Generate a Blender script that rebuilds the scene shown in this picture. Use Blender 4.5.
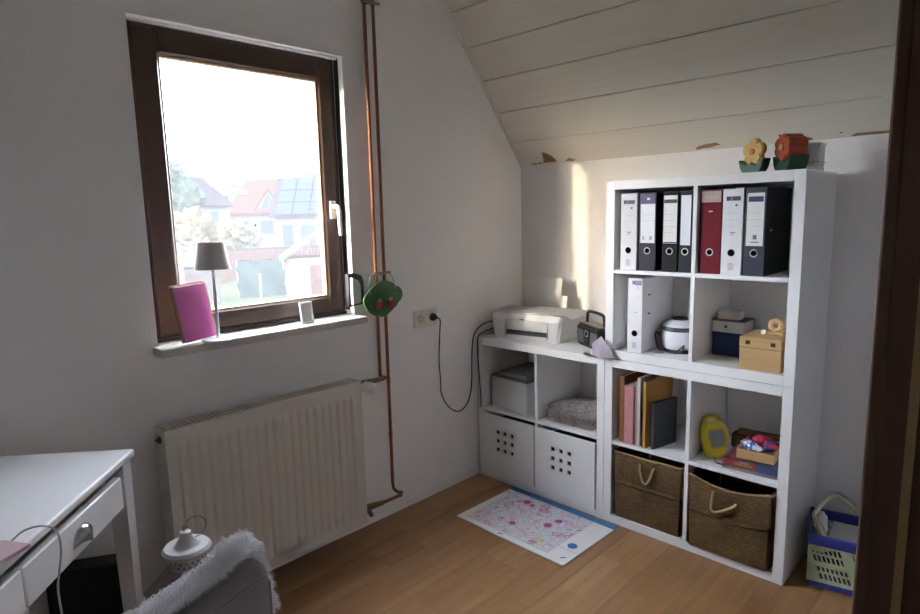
import bpy, bmesh, math, random
from mathutils import Vector, Matrix, noise
random.seed(7)
PI = math.pi
for o in list(bpy.data.objects): bpy.data.objects.remove(o, do_unlink=True)
scene = bpy.context.scene
COL = scene.collection

# ---------------------------------------------------------------- camera
CAM = (-2.7377, -2.1705, 1.4039)
yaw, pit, rol, FPX = 0.798542, 0.149085, -0.023663, 612.22
f = Vector((math.sin(yaw)*math.cos(pit), math.cos(yaw)*math.cos(pit), -math.sin(pit)))
r = Vector((math.cos(yaw), -math.sin(yaw), 0)); u = r.cross(f)
r2 = math.cos(rol)*r + math.sin(rol)*u; u2 = -math.sin(rol)*r + math.cos(rol)*u
cd = bpy.data.cameras.new('camera'); cam = bpy.data.objects.new('camera', cd); COL.objects.link(cam)
cam.matrix_world = Matrix(((r2.x, u2.x, -f.x, CAM[0]), (r2.y, u2.y, -f.y, CAM[1]), (r2.z, u2.z, -f.z, CAM[2]), (0, 0, 0, 1)))
cd.sensor_fit = 'HORIZONTAL'; cd.sensor_width = 36; cd.lens = FPX/920*36; cd.clip_start = 0.02; cd.clip_end = 800
scene.camera = cam

# ---------------------------------------------------------------- sky, sun, exposure
SUN_AZ = math.radians(15.5); SUN_EL = math.radians(10.5)     # light travels (+x, -y, down)
w = bpy.data.worlds.new('sky'); scene.world = w; w.use_nodes = True
wn = w.node_tree; wn.nodes.clear()
sky = wn.nodes.new('ShaderNodeTexSky'); sky.sky_type = 'NISHITA'; sky.sun_disc = False
sky.sun_elevation = SUN_EL; sky.sun_rotation = math.radians(-90 + 15.5)
sky.dust_density = 4.0; sky.air_density = 1.0; sky.ozone_density = 1.0; sky.altitude = 200
hz = wn.nodes.new('ShaderNodeMix'); hz.data_type = 'RGBA'; hz.inputs[0].default_value = 0.88
hz.inputs[7].default_value = (3.5, 3.75, 4.3, 1)
bgn = wn.nodes.new('ShaderNodeBackground'); bgn.inputs[1].default_value = 2.9
wo = wn.nodes.new('ShaderNodeOutputWorld')
sc_ = wn.nodes.new('ShaderNodeMix'); sc_.data_type = 'RGBA'; sc_.blend_type = 'MULTIPLY'; sc_.inputs[0].default_value = 1
sc_.inputs[7].default_value = (0.75, 0.75, 0.75, 1)
wn.links.new(sky.outputs[0], sc_.inputs[6]); wn.links.new(sc_.outputs[2], hz.inputs[6])
wn.links.new(hz.outputs[2], bgn.inputs[0]); wn.links.new(bgn.outputs[0], wo.inputs[0])
sl = bpy.data.lights.new('sun', 'SUN'); sl.energy = 0.95; sl.angle = math.radians(1.1); sl.color = (1.0, 0.86, 0.62)
so = bpy.data.objects.new('sun', sl); COL.objects.link(so)
sd = Vector((math.cos(SUN_AZ)*math.cos(SUN_EL), -math.sin(SUN_AZ)*math.cos(SUN_EL), -math.sin(SUN_EL)))
so.rotation_euler = sd.to_track_quat('-Z', 'Y').to_euler()
vs = scene.view_settings
vs.view_transform = 'Standard'; vs.look = 'None'; vs.gamma = 1; vs.use_curve_mapping = False
vs.exposure = 1.78
scene.cycles.max_bounces = 24; scene.cycles.diffuse_bounces = 16; scene.cycles.transparent_max_bounces = 16

# ---------------------------------------------------------------- materials
MATS = {}
def mat(name, col, rough=0.6, metal=0.0, var=0.06, scale=12.0, bump=0.0, bscale=60.0, spec=0.5, coat=0.0, stretch=None, sheen=0.0):
    if name in MATS: return MATS[name]
    m = bpy.data.materials.new(name); m.use_nodes = True; nt = m.node_tree; n = nt.nodes; L = nt.links
    p = n['Principled BSDF']; p.inputs['Roughness'].default_value = rough; p.inputs['Metallic'].default_value = metal
    p.inputs['Specular IOR Level'].default_value = spec
    p.inputs['Coat Weight'].default_value = coat
    p.inputs['Sheen Weight'].default_value = sheen
    tc = n.new('ShaderNodeTexCoord'); mp = n.new('ShaderNodeMapping'); L.new(tc.outputs['Object'], mp.inputs[0])
    if stretch: mp.inputs['Scale'].default_value = stretch
    nz = n.new('ShaderNodeTexNoise'); nz.inputs['Scale'].default_value = scale; nz.inputs['Detail'].default_value = 5
    L.new(mp.outputs[0], nz.inputs['Vector'])
    mx = n.new('ShaderNodeMix'); mx.data_type = 'RGBA'
    mx.inputs[6].default_value = (*[max(0, c*(1-var)) for c in col], 1); mx.inputs[7].default_value = (*[min(1, c*(1+var)) for c in col], 1)
    L.new(nz.outputs[0], mx.inputs[0]); L.new(mx.outputs[2], p.inputs['Base Color'])
    if bump:
        n2 = n.new('ShaderNodeTexNoise'); n2.inputs['Scale'].default_value = bscale; n2.inputs['Detail'].default_value = 4
        L.new(mp.outputs[0], n2.inputs['Vector'])
        b = n.new('ShaderNodeBump'); b.inputs['Strength'].default_value = bump; b.inputs['Distance'].default_value = 0.004
        L.new(n2.outputs[0], b.inputs['Height']); L.new(b.outputs[0], p.inputs['Normal'])
    MATS[name] = m; return m

def plank_mat(name, c1, c2, rough, axis_scale, objvar=0.35, strips=None, coat=0.0):
    m = bpy.data.materials.new(name); m.use_nodes = True; nt = m.node_tree; n = nt.nodes; L = nt.links
    p = n['Principled BSDF']; p.inputs['Roughness'].default_value = rough; p.inputs['Coat Weight'].default_value = coat
    p.inputs['Coat Roughness'].default_value = 0.25
    tc = n.new('ShaderNodeTexCoord'); oi = n.new('ShaderNodeObjectInfo')
    cb = n.new('ShaderNodeVectorMath'); cb.operation = 'MULTIPLY_ADD'
    cb.inputs[1].default_value = (1, 1, 1)
    L.new(tc.outputs['Object'], cb.inputs[0])
    rv = n.new('ShaderNodeVectorMath'); rv.operation = 'SCALE'; rv.inputs[0].default_value = (17, 29, 7)
    L.new(oi.outputs['Random'], rv.inputs['Scale']); L.new(rv.outputs[0], cb.inputs[2])
    mp = n.new('ShaderNodeMapping'); mp.inputs['Scale'].default_value = axis_scale; L.new(cb.outputs[0], mp.inputs[0])
    nz = n.new('ShaderNodeTexNoise'); nz.inputs['Scale'].default_value = 1.0; nz.inputs['Detail'].default_value = 6; nz.inputs['Roughness'].default_value = 0.6
    L.new(mp.outputs[0], nz.inputs['Vector'])
    ad = n.new('ShaderNodeMath'); ad.operation = 'MULTIPLY_ADD'; ad.inputs[1].default_value = objvar; ad.inputs[2].default_value = -objvar/2
    L.new(oi.outputs['Random'], ad.inputs[0])
    s = n.new('ShaderNodeMath'); s.operation = 'ADD'; L.new(nz.outputs[0], s.inputs[0]); L.new(ad.outputs[0], s.inputs[1])
    last = s
    if strips:
        # each laminate board shows narrow strips of slightly different tone
        br = n.new('ShaderNodeTexBrick'); br.inputs['Scale'].default_value = 1.0
        br.inputs['Color1'].default_value = (0.30, 0.30, 0.30, 1); br.inputs['Color2'].default_value = (0.70, 0.70, 0.70, 1)
        br.inputs['Mortar'].default_value = (0.3, 0.3, 0.3, 1); br.inputs['Mortar Size'].default_value = 0.0006
        br.inputs['Brick Width'].default_value = 0.42; br.inputs['Row Height'].default_value = strips
        L.new(cb.outputs[0], br.inputs['Vector'])
        sm = n.new('ShaderNodeMath'); sm.operation = 'MULTIPLY_ADD'; sm.inputs[1].default_value = 0.8; sm.inputs[2].default_value = -0.4
        L.new(br.outputs['Color'], sm.inputs[0])
        s3 = n.new('ShaderNodeMath'); s3.operation = 'ADD'; L.new(s.outputs[0], s3.inputs[0]); L.new(sm.outputs[0], s3.inputs[1]); last = s3
    cr = n.new('ShaderNodeMix'); cr.data_type = 'RGBA'; cr.inputs[6].default_value = (*c1, 1); cr.inputs[7].default_value = (*c2, 1)
    cr.clamp_factor = True
    L.new(last.outputs[0], cr.inputs[0]); L.new(cr.outputs[2], p.inputs['Base Color'])
    b = n.new('ShaderNodeBump'); b.inputs['Strength'].default_value = 0.12; b.inputs['Distance'].default_value = 0.002
    L.new(nz.outputs[0], b.inputs['Height']); L.new(b.outputs[0], p.inputs['Normal'])
    return m

M_wall = mat('wall_paint', (0.81, 0.79, 0.775), 0.9, var=0.03, scale=5, bump=0.5, bscale=110, spec=0.2)
M_shell = mat('outer_wall', (0.62, 0.6, 0.56), 0.9)
M_floor = plank_mat('laminate', (0.225, 0.105, 0.04), (0.46, 0.26, 0.115), 0.42, (2.2, 34, 10), 0.28, strips=0.0925, coat=0.25)
M_ceil = plank_mat('ceiling_panel', (0.66, 0.62, 0.54), (0.76, 0.72, 0.64), 0.6, (55, 2.0, 55), 0.12)
M_brown = plank_mat('brown_window_wood', (0.042, 0.021, 0.014), (0.085, 0.045, 0.031), 0.42, (6, 6, 3), 0.0)
M_door = plank_mat('dark_door_wood', (0.085, 0.038, 0.021), (0.16, 0.075, 0.04), 0.45, (40, 40, 2.5), 0.0)
M_white = mat('white_laminate', (0.80, 0.80, 0.80), 0.38, var=0.015, scale=3)
M_whitep = mat('white_paint', (0.74, 0.735, 0.74), 0.35, var=0.02, scale=4)
M_rad = mat('cream_enamel', (0.64, 0.60, 0.53), 0.38, var=0.03, scale=4)
M_dark = mat('dark_gap', (0.02, 0.02, 0.02), 0.8)
M_black = mat('black_plastic', (0.018, 0.018, 0.02), 0.42)
M_blackc = mat('black_cloth', (0.006, 0.006, 0.007), 0.9)
M_rubber = mat('black_cable', (0.015, 0.014, 0.013), 0.5)
M_copper = mat('copper', (0.23, 0.085, 0.045), 0.5, metal=0.6, var=0.3, scale=20)
M_brass = mat('old_brass', (0.16, 0.12, 0.06), 0.5, metal=0.7, var=0.4, scale=60)
M_chrome = mat('chrome', (0.75, 0.75, 0.77), 0.12, metal=1.0, var=0.02)
M_steel = mat('grey_steel', (0.25, 0.25, 0.26), 0.4, metal=0.8)
M_marble = mat('stone_sill', (0.50, 0.46, 0.41), 0.35, var=0.25, scale=30)
M_socket = mat('cream_plastic', (0.66, 0.60, 0.48), 0.4)
M_green = mat('green_paint', (0.05, 0.165, 0.055), 0.6, var=0.2)
M_red = mat('red_paint', (0.27, 0.025, 0.02), 0.5, var=0.2)
M_paper = mat('paper', (0.80, 0.79, 0.77), 0.8, var=0.02)
M_printer = mat('printer_plastic', (0.70, 0.70, 0.69), 0.45, var=0.02)
M_gold = mat('seal_strip', (0.42, 0.29, 0.13), 0.5)
M_kraft = mat('kraft_brown', (0.17, 0.095, 0.045), 0.9, var=0.3, scale=50)
M_tweed = mat('grey_velvet', (0.23, 0.205, 0.21), 0.9, var=0.14, scale=70, bump=0.4, bscale=500, sheen=0.4)
M_fur = mat('white_fur', (0.80, 0.79, 0.81), 0.8, var=0.1, scale=40)
M_rope = mat('sisal_rope', (0.50, 0.38, 0.20), 0.9, var=0.2, scale=120)
M_enamel = mat('white_enamel', (0.52, 0.49, 0.49), 0.4, var=0.05)
M_ring = mat('ring_silver', (0.55, 0.55, 0.55), 0.4)
M_hole = mat('finger_hole_black', (0.004, 0.004, 0.004), 1.0, spec=0.0)
M_pale_glass = mat('lamp_glass', (0.5, 0.55, 0.55), 0.1)

def glass_mat(name, tint, veil, gloss):
    m = bpy.data.materials.new(name); m.use_nodes = True; nt = m.node_tree; n = nt.nodes; L = nt.links; n.clear()
    out = n.new('ShaderNodeOutputMaterial'); tr = n.new('ShaderNodeBsdfTransparent'); tr.inputs[0].default_value = (*tint, 1)
    tl = n.new('ShaderNodeBsdfTranslucent'); tl.inputs[0].default_value = (0.95, 0.95, 0.97, 1)
    gl = n.new('ShaderNodeBsdfGlossy'); gl.inputs['Roughness'].default_value = 0.02
    nz = n.new('ShaderNodeTexNoise'); nz.inputs['Scale'].default_value = 3.0; nz.inputs['Detail'].default_value = 4
    tc = n.new('ShaderNodeTexCoord'); L.new(tc.outputs['Object'], nz.inputs['Vector'])
    mu = n.new('ShaderNodeMath'); mu.operation = 'MULTIPLY_ADD'; mu.inputs[1].default_value = veil*0.5; mu.inputs[2].default_value = veil*0.75
    L.new(nz.outputs[0], mu.inputs[0])
    a = n.new('ShaderNodeMixShader'); L.new(mu.outputs[0], a.inputs[0]); L.new(tr.outputs[0], a.inputs[1]); L.new(tl.outputs[0], a.inputs[2])
    b = n.new('ShaderNodeMixShader'); b.inputs[0].default_value = gloss; L.new(a.outputs[0], b.inputs[1]); L.new(gl.outputs[0], b.inputs[2])
    L.new(b.outputs[0], out.inputs[0]); return m
M_glass = glass_mat('hazed_window_glass', (0.97, 0.98, 0.98), 0.0185, 0.03)  # translucent veil mixed into the pane imitates bright haze over the view
M_clear = glass_mat('clear_glass', (0.85, 0.87, 0.87), 0.08, 0.10)
M_milky = glass_mat('milky_glass', (0.8, 0.82, 0.82), 0.35, 0.12)

# ---------------------------------------------------------------- mesh helpers
class MB:
    def __init__(s): s.bm = bmesh.new()
    def _xf(s, vs_, M):
        if M is not None: bmesh.ops.transform(s.bm, matrix=M, verts=vs_)
        return s
    def box(s, a, b, bev=0.0, M=None, seg=1):
        r_ = bmesh.ops.create_cube(s.bm, size=1.0); v = r_['verts']
        c = [(a[i]+b[i])/2 for i in range(3)]; d = [abs(b[i]-a[i]) for i in range(3)]
        for q in v: q.co = Vector((c[0]+q.co.x*d[0], c[1]+q.co.y*d[1], c[2]+q.co.z*d[2]))
        if bev:
            e = list({e for q in v for e in q.link_edges})
            r_ = bmesh.ops.bevel(s.bm, geom=e, offset=min(bev, min(d)*0.45), segments=seg, affect='EDGES', profile=0.5)
            v = list({q for fc in r_['faces'] for q in fc.verts} | {q for q in v if q.is_valid})
        return s._xf(v, M)
    def cyl(s, p0, p1, r0, r1=None, seg=16, caps=True):
        r1 = r0 if r1 is None else r1
        return s.tube([p0, p1], [r0, r1], seg, caps)
    def tube(s, pts, rad, seg=8, caps=True):
        pts = [Vector(p) for p in pts]; n = len(pts)
        rr = rad if isinstance(rad, (list, tuple)) else [rad]*n
        rings = []; prev = None
        for i, p in enumerate(pts):
            t = (pts[min(i+1, n-1)]-pts[max(i-1, 0)]).normalized()
            if prev is None: a = t.orthogonal().normalized()
            else:
                a = prev - t*prev.dot(t)
                a = a.normalized() if a.length > 1e-6 else t.orthogonal().normalized()
            prev = a; b = t.cross(a)
            rings.append([s.bm.verts.new(p+(a*math.cos(2*PI*k/seg)+b*math.sin(2*PI*k/seg))*rr[i]) for k in range(seg)])
        for i in range(n-1):
            for k in range(seg):
                s.bm.faces.new((rings[i][k], rings[i][(k+1) % seg], rings[i+1][(k+1) % seg], rings[i+1][k]))
        if caps:
            s.bm.faces.new(rings[0][::-1]); s.bm.faces.new(rings[-1])
        return s
    def lathe(s, prof, c=(0, 0, 0), seg=24, M=None, caps=True):
        rings = []; allv = []
        for (rd, z) in prof:
            ring = [s.bm.verts.new((c[0]+rd*math.cos(2*PI*k/seg), c[1]+rd*math.sin(2*PI*k/seg), c[2]+z)) for k in range(seg)]
            rings.append(ring); allv += ring
        for i in range(len(rings)-1):
            for k in range(seg):
                s.bm.faces.new((rings[i][k], rings[i][(k+1) % seg], rings[i+1][(k+1) % seg], rings[i+1][k]))
        if caps:
            s.bm.faces.new(rings[0][::-1]); s.bm.faces.new(rings[-1])
        return s._xf(allv, M)
    def prism(s, outline, d, M=None):
        """outline in local XZ, extruded along +Y by d"""
        a = [s.bm.verts.new((p[0], 0, p[1])) for p in outline]; b = [s.bm.verts.new((p[0], d, p[1])) for p in outline]
        n = len(a); s.bm.faces.new(a); s.bm.faces.new(b[::-1])
        for i in range(n): s.bm.faces.new((a[i], b[i], b[(i+1) % n], a[(i+1) % n]))
        return s._xf(a+b, M)
    def grid(s, fn, nu, nv, closed_u=False):
        V = [[s.bm.verts.new(fn(i/nu, j/nv)) for j in range(nv+1)] for i in range(nu if closed_u else nu+1)]
        m = len(V)
        for i in range(nu):
            for j in range(nv):
                s.bm.faces.new((V[i][j], V[(i+1) % m][j], V[(i+1) % m][j+1], V[i][j+1]))
        return s
    def torus(s, c, R, r_, axis='y', seg=20, sub=6):
        pts = []
        for k in range(seg):
            for j in range(sub):
                a = 2*PI*k/seg; b = 2*PI*j/sub; x = (R+r_*math.cos(b))*math.cos(a); y = (R+r_*math.cos(b))*math.sin(a); z = r_*math.sin(b)
                pts.append(s.bm.verts.new(Vector(c)+Vector({'y': (x, z, y), 'z': (x, y, z), 'x': (z, x, y)}[axis])))
        for k in range(seg):
            for j in range(sub):
                s.bm.faces.new((pts[k*sub+j], pts[((k+1) % seg)*sub+j], pts[((k+1) % seg)*sub+(j+1) % sub], pts[k*sub+(j+1) % sub]))
        return s
    def holes(s, us, vs_, skip, t, fn):
        """sheet with real holes; fn(u,v)->co, thickness t along +Y"""
        V = {}
        def g(i, j, k):
            if (i, j, k) not in V:
                p = Vector(fn(us[i], vs_[j])); p.y += t*k; V[(i, j, k)] = s.bm.verts.new(p)
            return V[(i, j, k)]
        solid = lambda i, j: 0 <= i < len(us)-1 and 0 <= j < len(vs_)-1 and (i, j) not in skip
        for i in range(len(us)-1):
            for j in range(len(vs_)-1):
                if not solid(i, j): continue
                s.bm.faces.new((g(i, j, 0), g(i+1, j, 0), g(i+1, j+1, 0), g(i, j+1, 0)))
                s.bm.faces.new((g(i, j, 1), g(i, j+1, 1), g(i+1, j+1, 1), g(i+1, j, 1)))
                for di, dj, a, b in ((-1, 0, (i, j+1), (i, j)), (1, 0, (i+1, j), (i+1, j+1)), (0, -1, (i, j), (i+1, j)), (0, 1, (i+1, j+1), (i, j+1))):
                    if not solid(i+di, j+dj):
                        s.bm.faces.new((g(*a, 0), g(*a, 1), g(*b, 1), g(*b, 0)))
        return s
    def xf(s, M): bmesh.ops.transform(s.bm, matrix=M, verts=s.bm.verts[:]); return s
    def build(s, name, m, parent=None, smooth=False, loc=None):
        bmesh.ops.recalc_face_normals(s.bm, faces=s.bm.faces[:])
        me = bpy.data.meshes.new(name); s.bm.to_mesh(me); s.bm.free()
        if smooth:
            for p in me.polygons: p.use_smooth = True
            try: me.set_sharp_from_angle(angle=math.radians(40))
            except Exception: pass
        me.materials.append(m)
        o = bpy.data.objects.new(name, me); COL.objects.link(o)
        if parent is not None: o.parent = parent
        if loc: o.location = loc
        return o

def tag(o, label=None, cat=None, group=None, kind=None):
    if label: o['label'] = label
    if cat: o['category'] = cat
    if group: o['group'] = group
    if kind: o['kind'] = kind
    return o
def root(name, label, cat, loc=(0, 0, 0), rz=0.0, group=None, rx=0.0):
    o = bpy.data.objects.new(name, None); COL.objects.link(o); o.empty_display_size = 0.05
    o.location = loc; o.rotation_euler = (rx, 0, rz)
    return tag(o, label, cat, group)
def structure(o): o['kind'] = 'structure'; return o
def sroot(name, loc=(0, 0, 0)):
    o = bpy.data.objects.new(name, None); COL.objects.link(o); o.location = loc; o['kind'] = 'structure'; return o
def rough(points, it=2):
    """Chaikin smoothing of an open polyline"""
    p = [Vector(q) for q in points]
    for _ in range(it):
        n_ = [p[0]]
        for a, b in zip(p, p[1:]): n_ += [a*0.75+b*0.25, a*0.25+b*0.75]
        p = n_+[p[-1]]
    return p
def T(x=0, y=0, z=0): return Matrix.Translation((x, y, z))
def RX(a): return Matrix.Rotation(math.radians(a), 4, 'X')
def RY(a): return Matrix.Rotation(math.radians(a), 4, 'Y')
def RZ(a): return Matrix.Rotation(math.radians(a), 4, 'Z')
def text_obj(txt, size, depth, name, m, parent, loc, rot=(PI/2, 0, 0), align='CENTER', sx=1.0):
    c = bpy.data.curves.new(name, 'FONT'); c.body = txt; c.size = size; c.extrude = depth; c.align_x = align
    t = bpy.data.objects.new(name+'_tmp', c); COL.objects.link(t)
    bpy.context.view_layer.update()
    me = bpy.data.meshes.new_from_object(t.evaluated_get(bpy.context.evaluated_depsgraph_get()))
    bpy.data.objects.remove(t, do_unlink=True)
    me.materials.clear(); me.materials.append(m)
    o = bpy.data.objects.new(name, me); COL.objects.link(o); o.parent = parent; o.location = loc; o.rotation_euler = rot; o.scale = (sx, 1, 1)
    return o
R90 = -PI/2     # things on the shelf wall: local X = room right (-y), local Y = into the wall (+x)

# ---------------------------------------------------------------- room shell
XL, YR, ZC = -3.35, -2.03, 2.5
WX0, WX1, WZ0, WZ1 = -1.99, -1.17, 0.955, 2.06
base = MB().box((XL-0.1, -3.7, -0.06), (0.0, 0.14, -0.012)).build('floor', mat('underlay', (0.1, 0.06, 0.04), 0.9)); structure(base)
PW, PL = 0.185, 1.26
pm = MB().box((0.0006, 0.0006, -0.012), (PL-0.0006, PW-0.0006, 0.0), 0.0008)
plank0 = None
y = 0.0; row = 0
while y > YR-0.5:
    off = (row*0.47) % PL
    x = XL - off
    while x < 0:
        a, b = max(x, XL), min(x+PL, 0.0)
        if b-a > 0.03:
            m_ = MB().box((0.0, -PW+0.0004, -0.012), (b-a-0.0005, 0, 0.0), 0.0005)
            m_.build('plank', M_floor, base, loc=(a, y, 0))
        x += PL
    y -= PW; row += 1

wl = MB()
wl.box((XL, 0, -0.02), (WX0, 0.10, 2.6)).box((WX1, 0, -0.02), (0.14, 0.10, 2.6)).box((WX0, 0, -0.02), (WX1, 0.10, WZ0)).box((WX0, 0, WZ1), (WX1, 0.10, 2.6))
structure(wl.build('wall_window', M_wall))
structure(MB().box((0, -2.6, -0.02), (0.14, 0.0, 1.9)).build('wall_shelf', M_wall))
M_low_bounce = mat('low_bounce_grey', (0.33, 0.335, 0.35), 0.85, var=0.05)  # grey for the unseen door and hall walls, chosen to cut bounce light
structure(MB().box((XL-0.12, -3.7, -0.02), (XL, 0.14, 2.6)).build('wall_left', mat('low_bounce_left_wall', (0.45, 0.44, 0.44), 0.9)))  # unseen wall, its colour dulled to throw back less light
DX0, DX1, DZ = -2.86, -1.90, 2.03
wr = MB().box((XL, YR-0.12, 0), (DX0, YR, 2.6)).box((DX1, YR-0.12, 0), (0.0, YR, 2.6)).box((DX0, YR-0.12, DZ), (DX1, YR, 2.6))
structure(wr.build('wall_door', M_low_bounce))
structure(MB().box((-1.2, -3.7, 0), (-1.1, YR-0.12, 2.6)).build('wall_hall_right', M_low_bounce))
structure(MB().box((XL, -3.8, 0), (-1.1, -3.7, 2.6)).build('wall_hall_back', M_low_bounce))
SK = 1.25; SZ0 = 1.66; xt = -(ZC-SZ0)/SK
structure(MB().box((XL, -3.7, ZC), (xt, 0.0, ZC+0.1)).build('ceiling', M_wall))
sa = math.atan(SK)
slope = structure(MB().prism([(0.16, SZ0-SK*0.16+0.03), (xt-0.1, SZ0-SK*(xt-0.1)+0.03), (xt-0.1, SZ0-SK*(xt-0.1)+0.13), (0.16, SZ0-SK*0.16+0.13)], 2.6, T(0, -2.46, 0)).build('ceiling_slope', mat('slope_backing', (0.25, 0.22, 0.18), 0.9)))
bx = [0.012, -0.097, -0.212, -0.327, -0.439, -0.552, -0.666, -0.78]
for i in range(len(bx)-1):
    Lw = (bx[i]-bx[i+1])/math.cos(sa)
    m_ = MB().box((0, -2.02, 0), (Lw-0.0035, -0.012, 0.013), 0.002)
    o = m_.build('ceiling_plank', M_ceil, slope)
    # local X runs up the slope (towards -x,+z); thickness upwards
    o.matrix_local = Matrix.Translation((bx[i], 0, SZ0-SK*bx[i])) @ Matrix(((-math.cos(sa), 0, math.sin(sa), 0), (0, 1, 0, 0), (math.sin(sa), 0, math.cos(sa), 0), (0, 0, 0, 1)))
SM = Matrix(((-math.cos(sa), 0, math.sin(sa), 0), (0, 1, 0, 0), (math.sin(sa), 0, math.cos(sa), SZ0), (0, 0, 0, 1)))
tr = MB().box((0, -0.022, -0.004), (1.36, -0.0005, 0.012), 0.002).build('trim_1', M_ceil); tr.matrix_world = SM; structure(tr)
M_torn = mat('torn_cardboard', (0.30, 0.19, 0.08), 0.95, var=0.3, scale=40)
def torn(pts, m=M_torn, lift=0.0015):
    """irregular torn patch just proud of the sloped boards: (distance up the slope, y)"""
    mb = MB(); v = [mb.bm.verts.new((p[0], p[1], -lift)) for p in pts]; mb.bm.faces.new(v)
    r_ = bmesh.ops.extrude_face_region(mb.bm, geom=mb.bm.faces[:]); 
    for e in r_['geom']:
        if isinstance(e, bmesh.types.BMVert): e.co.z += 0.0012
    o = mb.build('torn_patch', m, slope); o.matrix_local = SM; return o
torn([(0.012, -0.160), (0.035, -0.172), (0.080, -0.182), (0.070, -0.205), (0.050, -0.232), (0.014, -0.252)])
torn([(0.008, -0.075), (0.018, -0.10), (0.012, -0.125), (0.02, -0.145), (0.008, -0.16)])
torn([(0.012, -0.30), (0.028, -0.33), (0.016, -0.36), (0.02, -0.372), (0.008, -0.352)])
torn([(0.008, -0.99), (0.022, -1.0), (0.030, -1.035), (0.034, -1.085), (0.022, -1.10), (0.010, -1.045)])
torn([(0.004, -1.02), (0.012, -1.02), (0.012, -1.06), (0.0, -1.05)], M_paper, 0.004)
torn([(0.004, -1.40), (0.016, -1.41), (0.014, -1.45), (0.004, -1.455)])
torn([(0.004, -1.58), (0.016, -1.60), (0.014, -1.72), (0.004, -1.72)])
torn([(0.022, -1.545), (0.026, -1.548), (0.026, -1.556), (0.022, -1.556)], M_dark)

# baseboard along the window wall: a low painted strip
structure(MB().box((XL, -0.008, 0), (0, 0.0, 0.035), 0.002).build('baseboard_window', M_wall))
structure(MB().box((-0.008, YR, 0), (0.0, -0.008, 0.035), 0.002).build('baseboard_shelf', M_wall))

# door frame on the right of the camera
df = sroot('door_1', (DX1, YR, 0))
MB().box((-0.002, -0.13, 0), (0.02, 0.0, DZ+0.02), 0.003).build('jamb', M_door, df)
MB().box((-0.004, -0.012, 0), (0.08, 0.003, DZ+0.06), 0.003, seg=2).build('casing', M_door, df)
MB().box((-0.009, -0.046, 0), (-0.001, -0.037, DZ)).build('seal_strip', M_gold, df)
MB().box((DX0-DX1-0.02, -0.13, 0), (DX0-DX1+0.002, 0.006, DZ+0.02), 0.003).build('jamb', M_door, df)
MB().box((DX0-DX1-0.08, -0.02, 0), (DX0-DX1+0.002, 0.018, DZ+0.06), 0.006).build('casing', M_door, df)
MB().box((DX0-DX1, -0.13, DZ), (0, 0.018, DZ+0.03), 0.003).build('lintel', M_door, df)

# ---------------------------------------------------------------- window
win = sroot('window_1', (WX0, 0, 0))
Wd = WX1-WX0
def frame_mb(x0, x1, z0, z1, wL, wR, wB, wT, y0, y1, bev):
    return MB().box((x0, y0, z0), (x0+wL, y1, z1), bev).box((x1-wR, y0, z0), (x1, y1, z1), bev).box((x0+wL, y0, z0), (x1-wR, y1, z0+wB), bev).box((x0+wL, y0, z1-wT), (x1-wR, y1, z1), bev)
FZ0, FZ1 = 0.986, WZ1-0.004
frame_mb(0.004, Wd-0.004, FZ0, FZ1, 0.03, 0.03, 0.045, 0.045, 0.058, 0.098, 0.003).build('outer_frame', M_brown, win)
frame_mb(0.024, Wd-0.026, FZ0+0.018, FZ1-0.012, 0.082, 0.064, 0.068, 0.078, 0.046, 0.090, 0.006).build('sash', M_brown, win)
gx0, gx1, gz0, gz1 = 0.102, Wd-0.088, 1.068, 1.968
frame_mb(gx0, gx1, gz0, gz1, 0.012, 0.012, 0.012, 0.012, 0.054, 0.082, 0.002).build('glazing_bead', mat('sunlit_bead', (0.36, 0.22, 0.12), 0.5), win)  # cream of the sun on the bead is put into its base colour
pane = MB().box((gx0+0.003, 0.074, gz0+0.003), (gx1-0.003, 0.078, gz1-0.003)).build('pane', M_glass, win)
MB().box((Wd-0.0035, 0.03, FZ0+0.02), (Wd-0.0005, 0.057, FZ1)).build('gasket', M_black, win)
MB().box((0.006, 0.048, FZ0), (Wd-0.006, 0.057, FZ0+0.012)).build('gasket', M_black, win)
# lumpy filler above the frame
fil = rough([(0.0, 0.045, WZ1+0.004), (0.15, 0.03, WZ1-0.004), (0.33, 0.035, WZ1+0.002), (0.5, 0.03, WZ1-0.006), (0.66, 0.035, WZ1-0.001), (0.8, 0.03, WZ1-0.008), (Wd, 0.04, WZ1)], 3)
MB().tube(fil, [0.005+0.004*random.random() for _ in fil], 8).build('filler_bead', M_wall, win, True)
hx = Wd-0.056
hb = MB().box((hx-0.014, 0.034, 1.40), (hx+0.014, 0.047, 1.475), 0.004, seg=2).build('handle_plate', mat('handle_cream', (0.62, 0.58, 0.46), 0.35), win)
MB().tube([(hx, 0.036, 1.452), (hx, 0.006, 1.452), (hx+0.001, 0.0, 1.446), (hx+0.002, -0.004, 1.43), (hx+0.004, -0.004, 1.33)], [0.009, 0.009, 0.01, 0.01, 0.008], 10).build('handle_lever', M_whitep, win, True)
MB().lathe([(0.0035, 0), (0.005, 0.0015), (0.004, 0.003)], seg=8, M=T(0.425, 0.0735, 1.384) @ RX(90)).build('dirt_spot', M_black, win)
# sill
sill = MB().box((-0.018, -0.082, WZ0), (Wd+0.012, 0.057, 0.985), 0.003)
structure(sill.build('window_sill_board', M_marble, None, loc=(WX0, 0, 0))); bpy.data.objects['window_sill_board'].name = 'trim_2'

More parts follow.
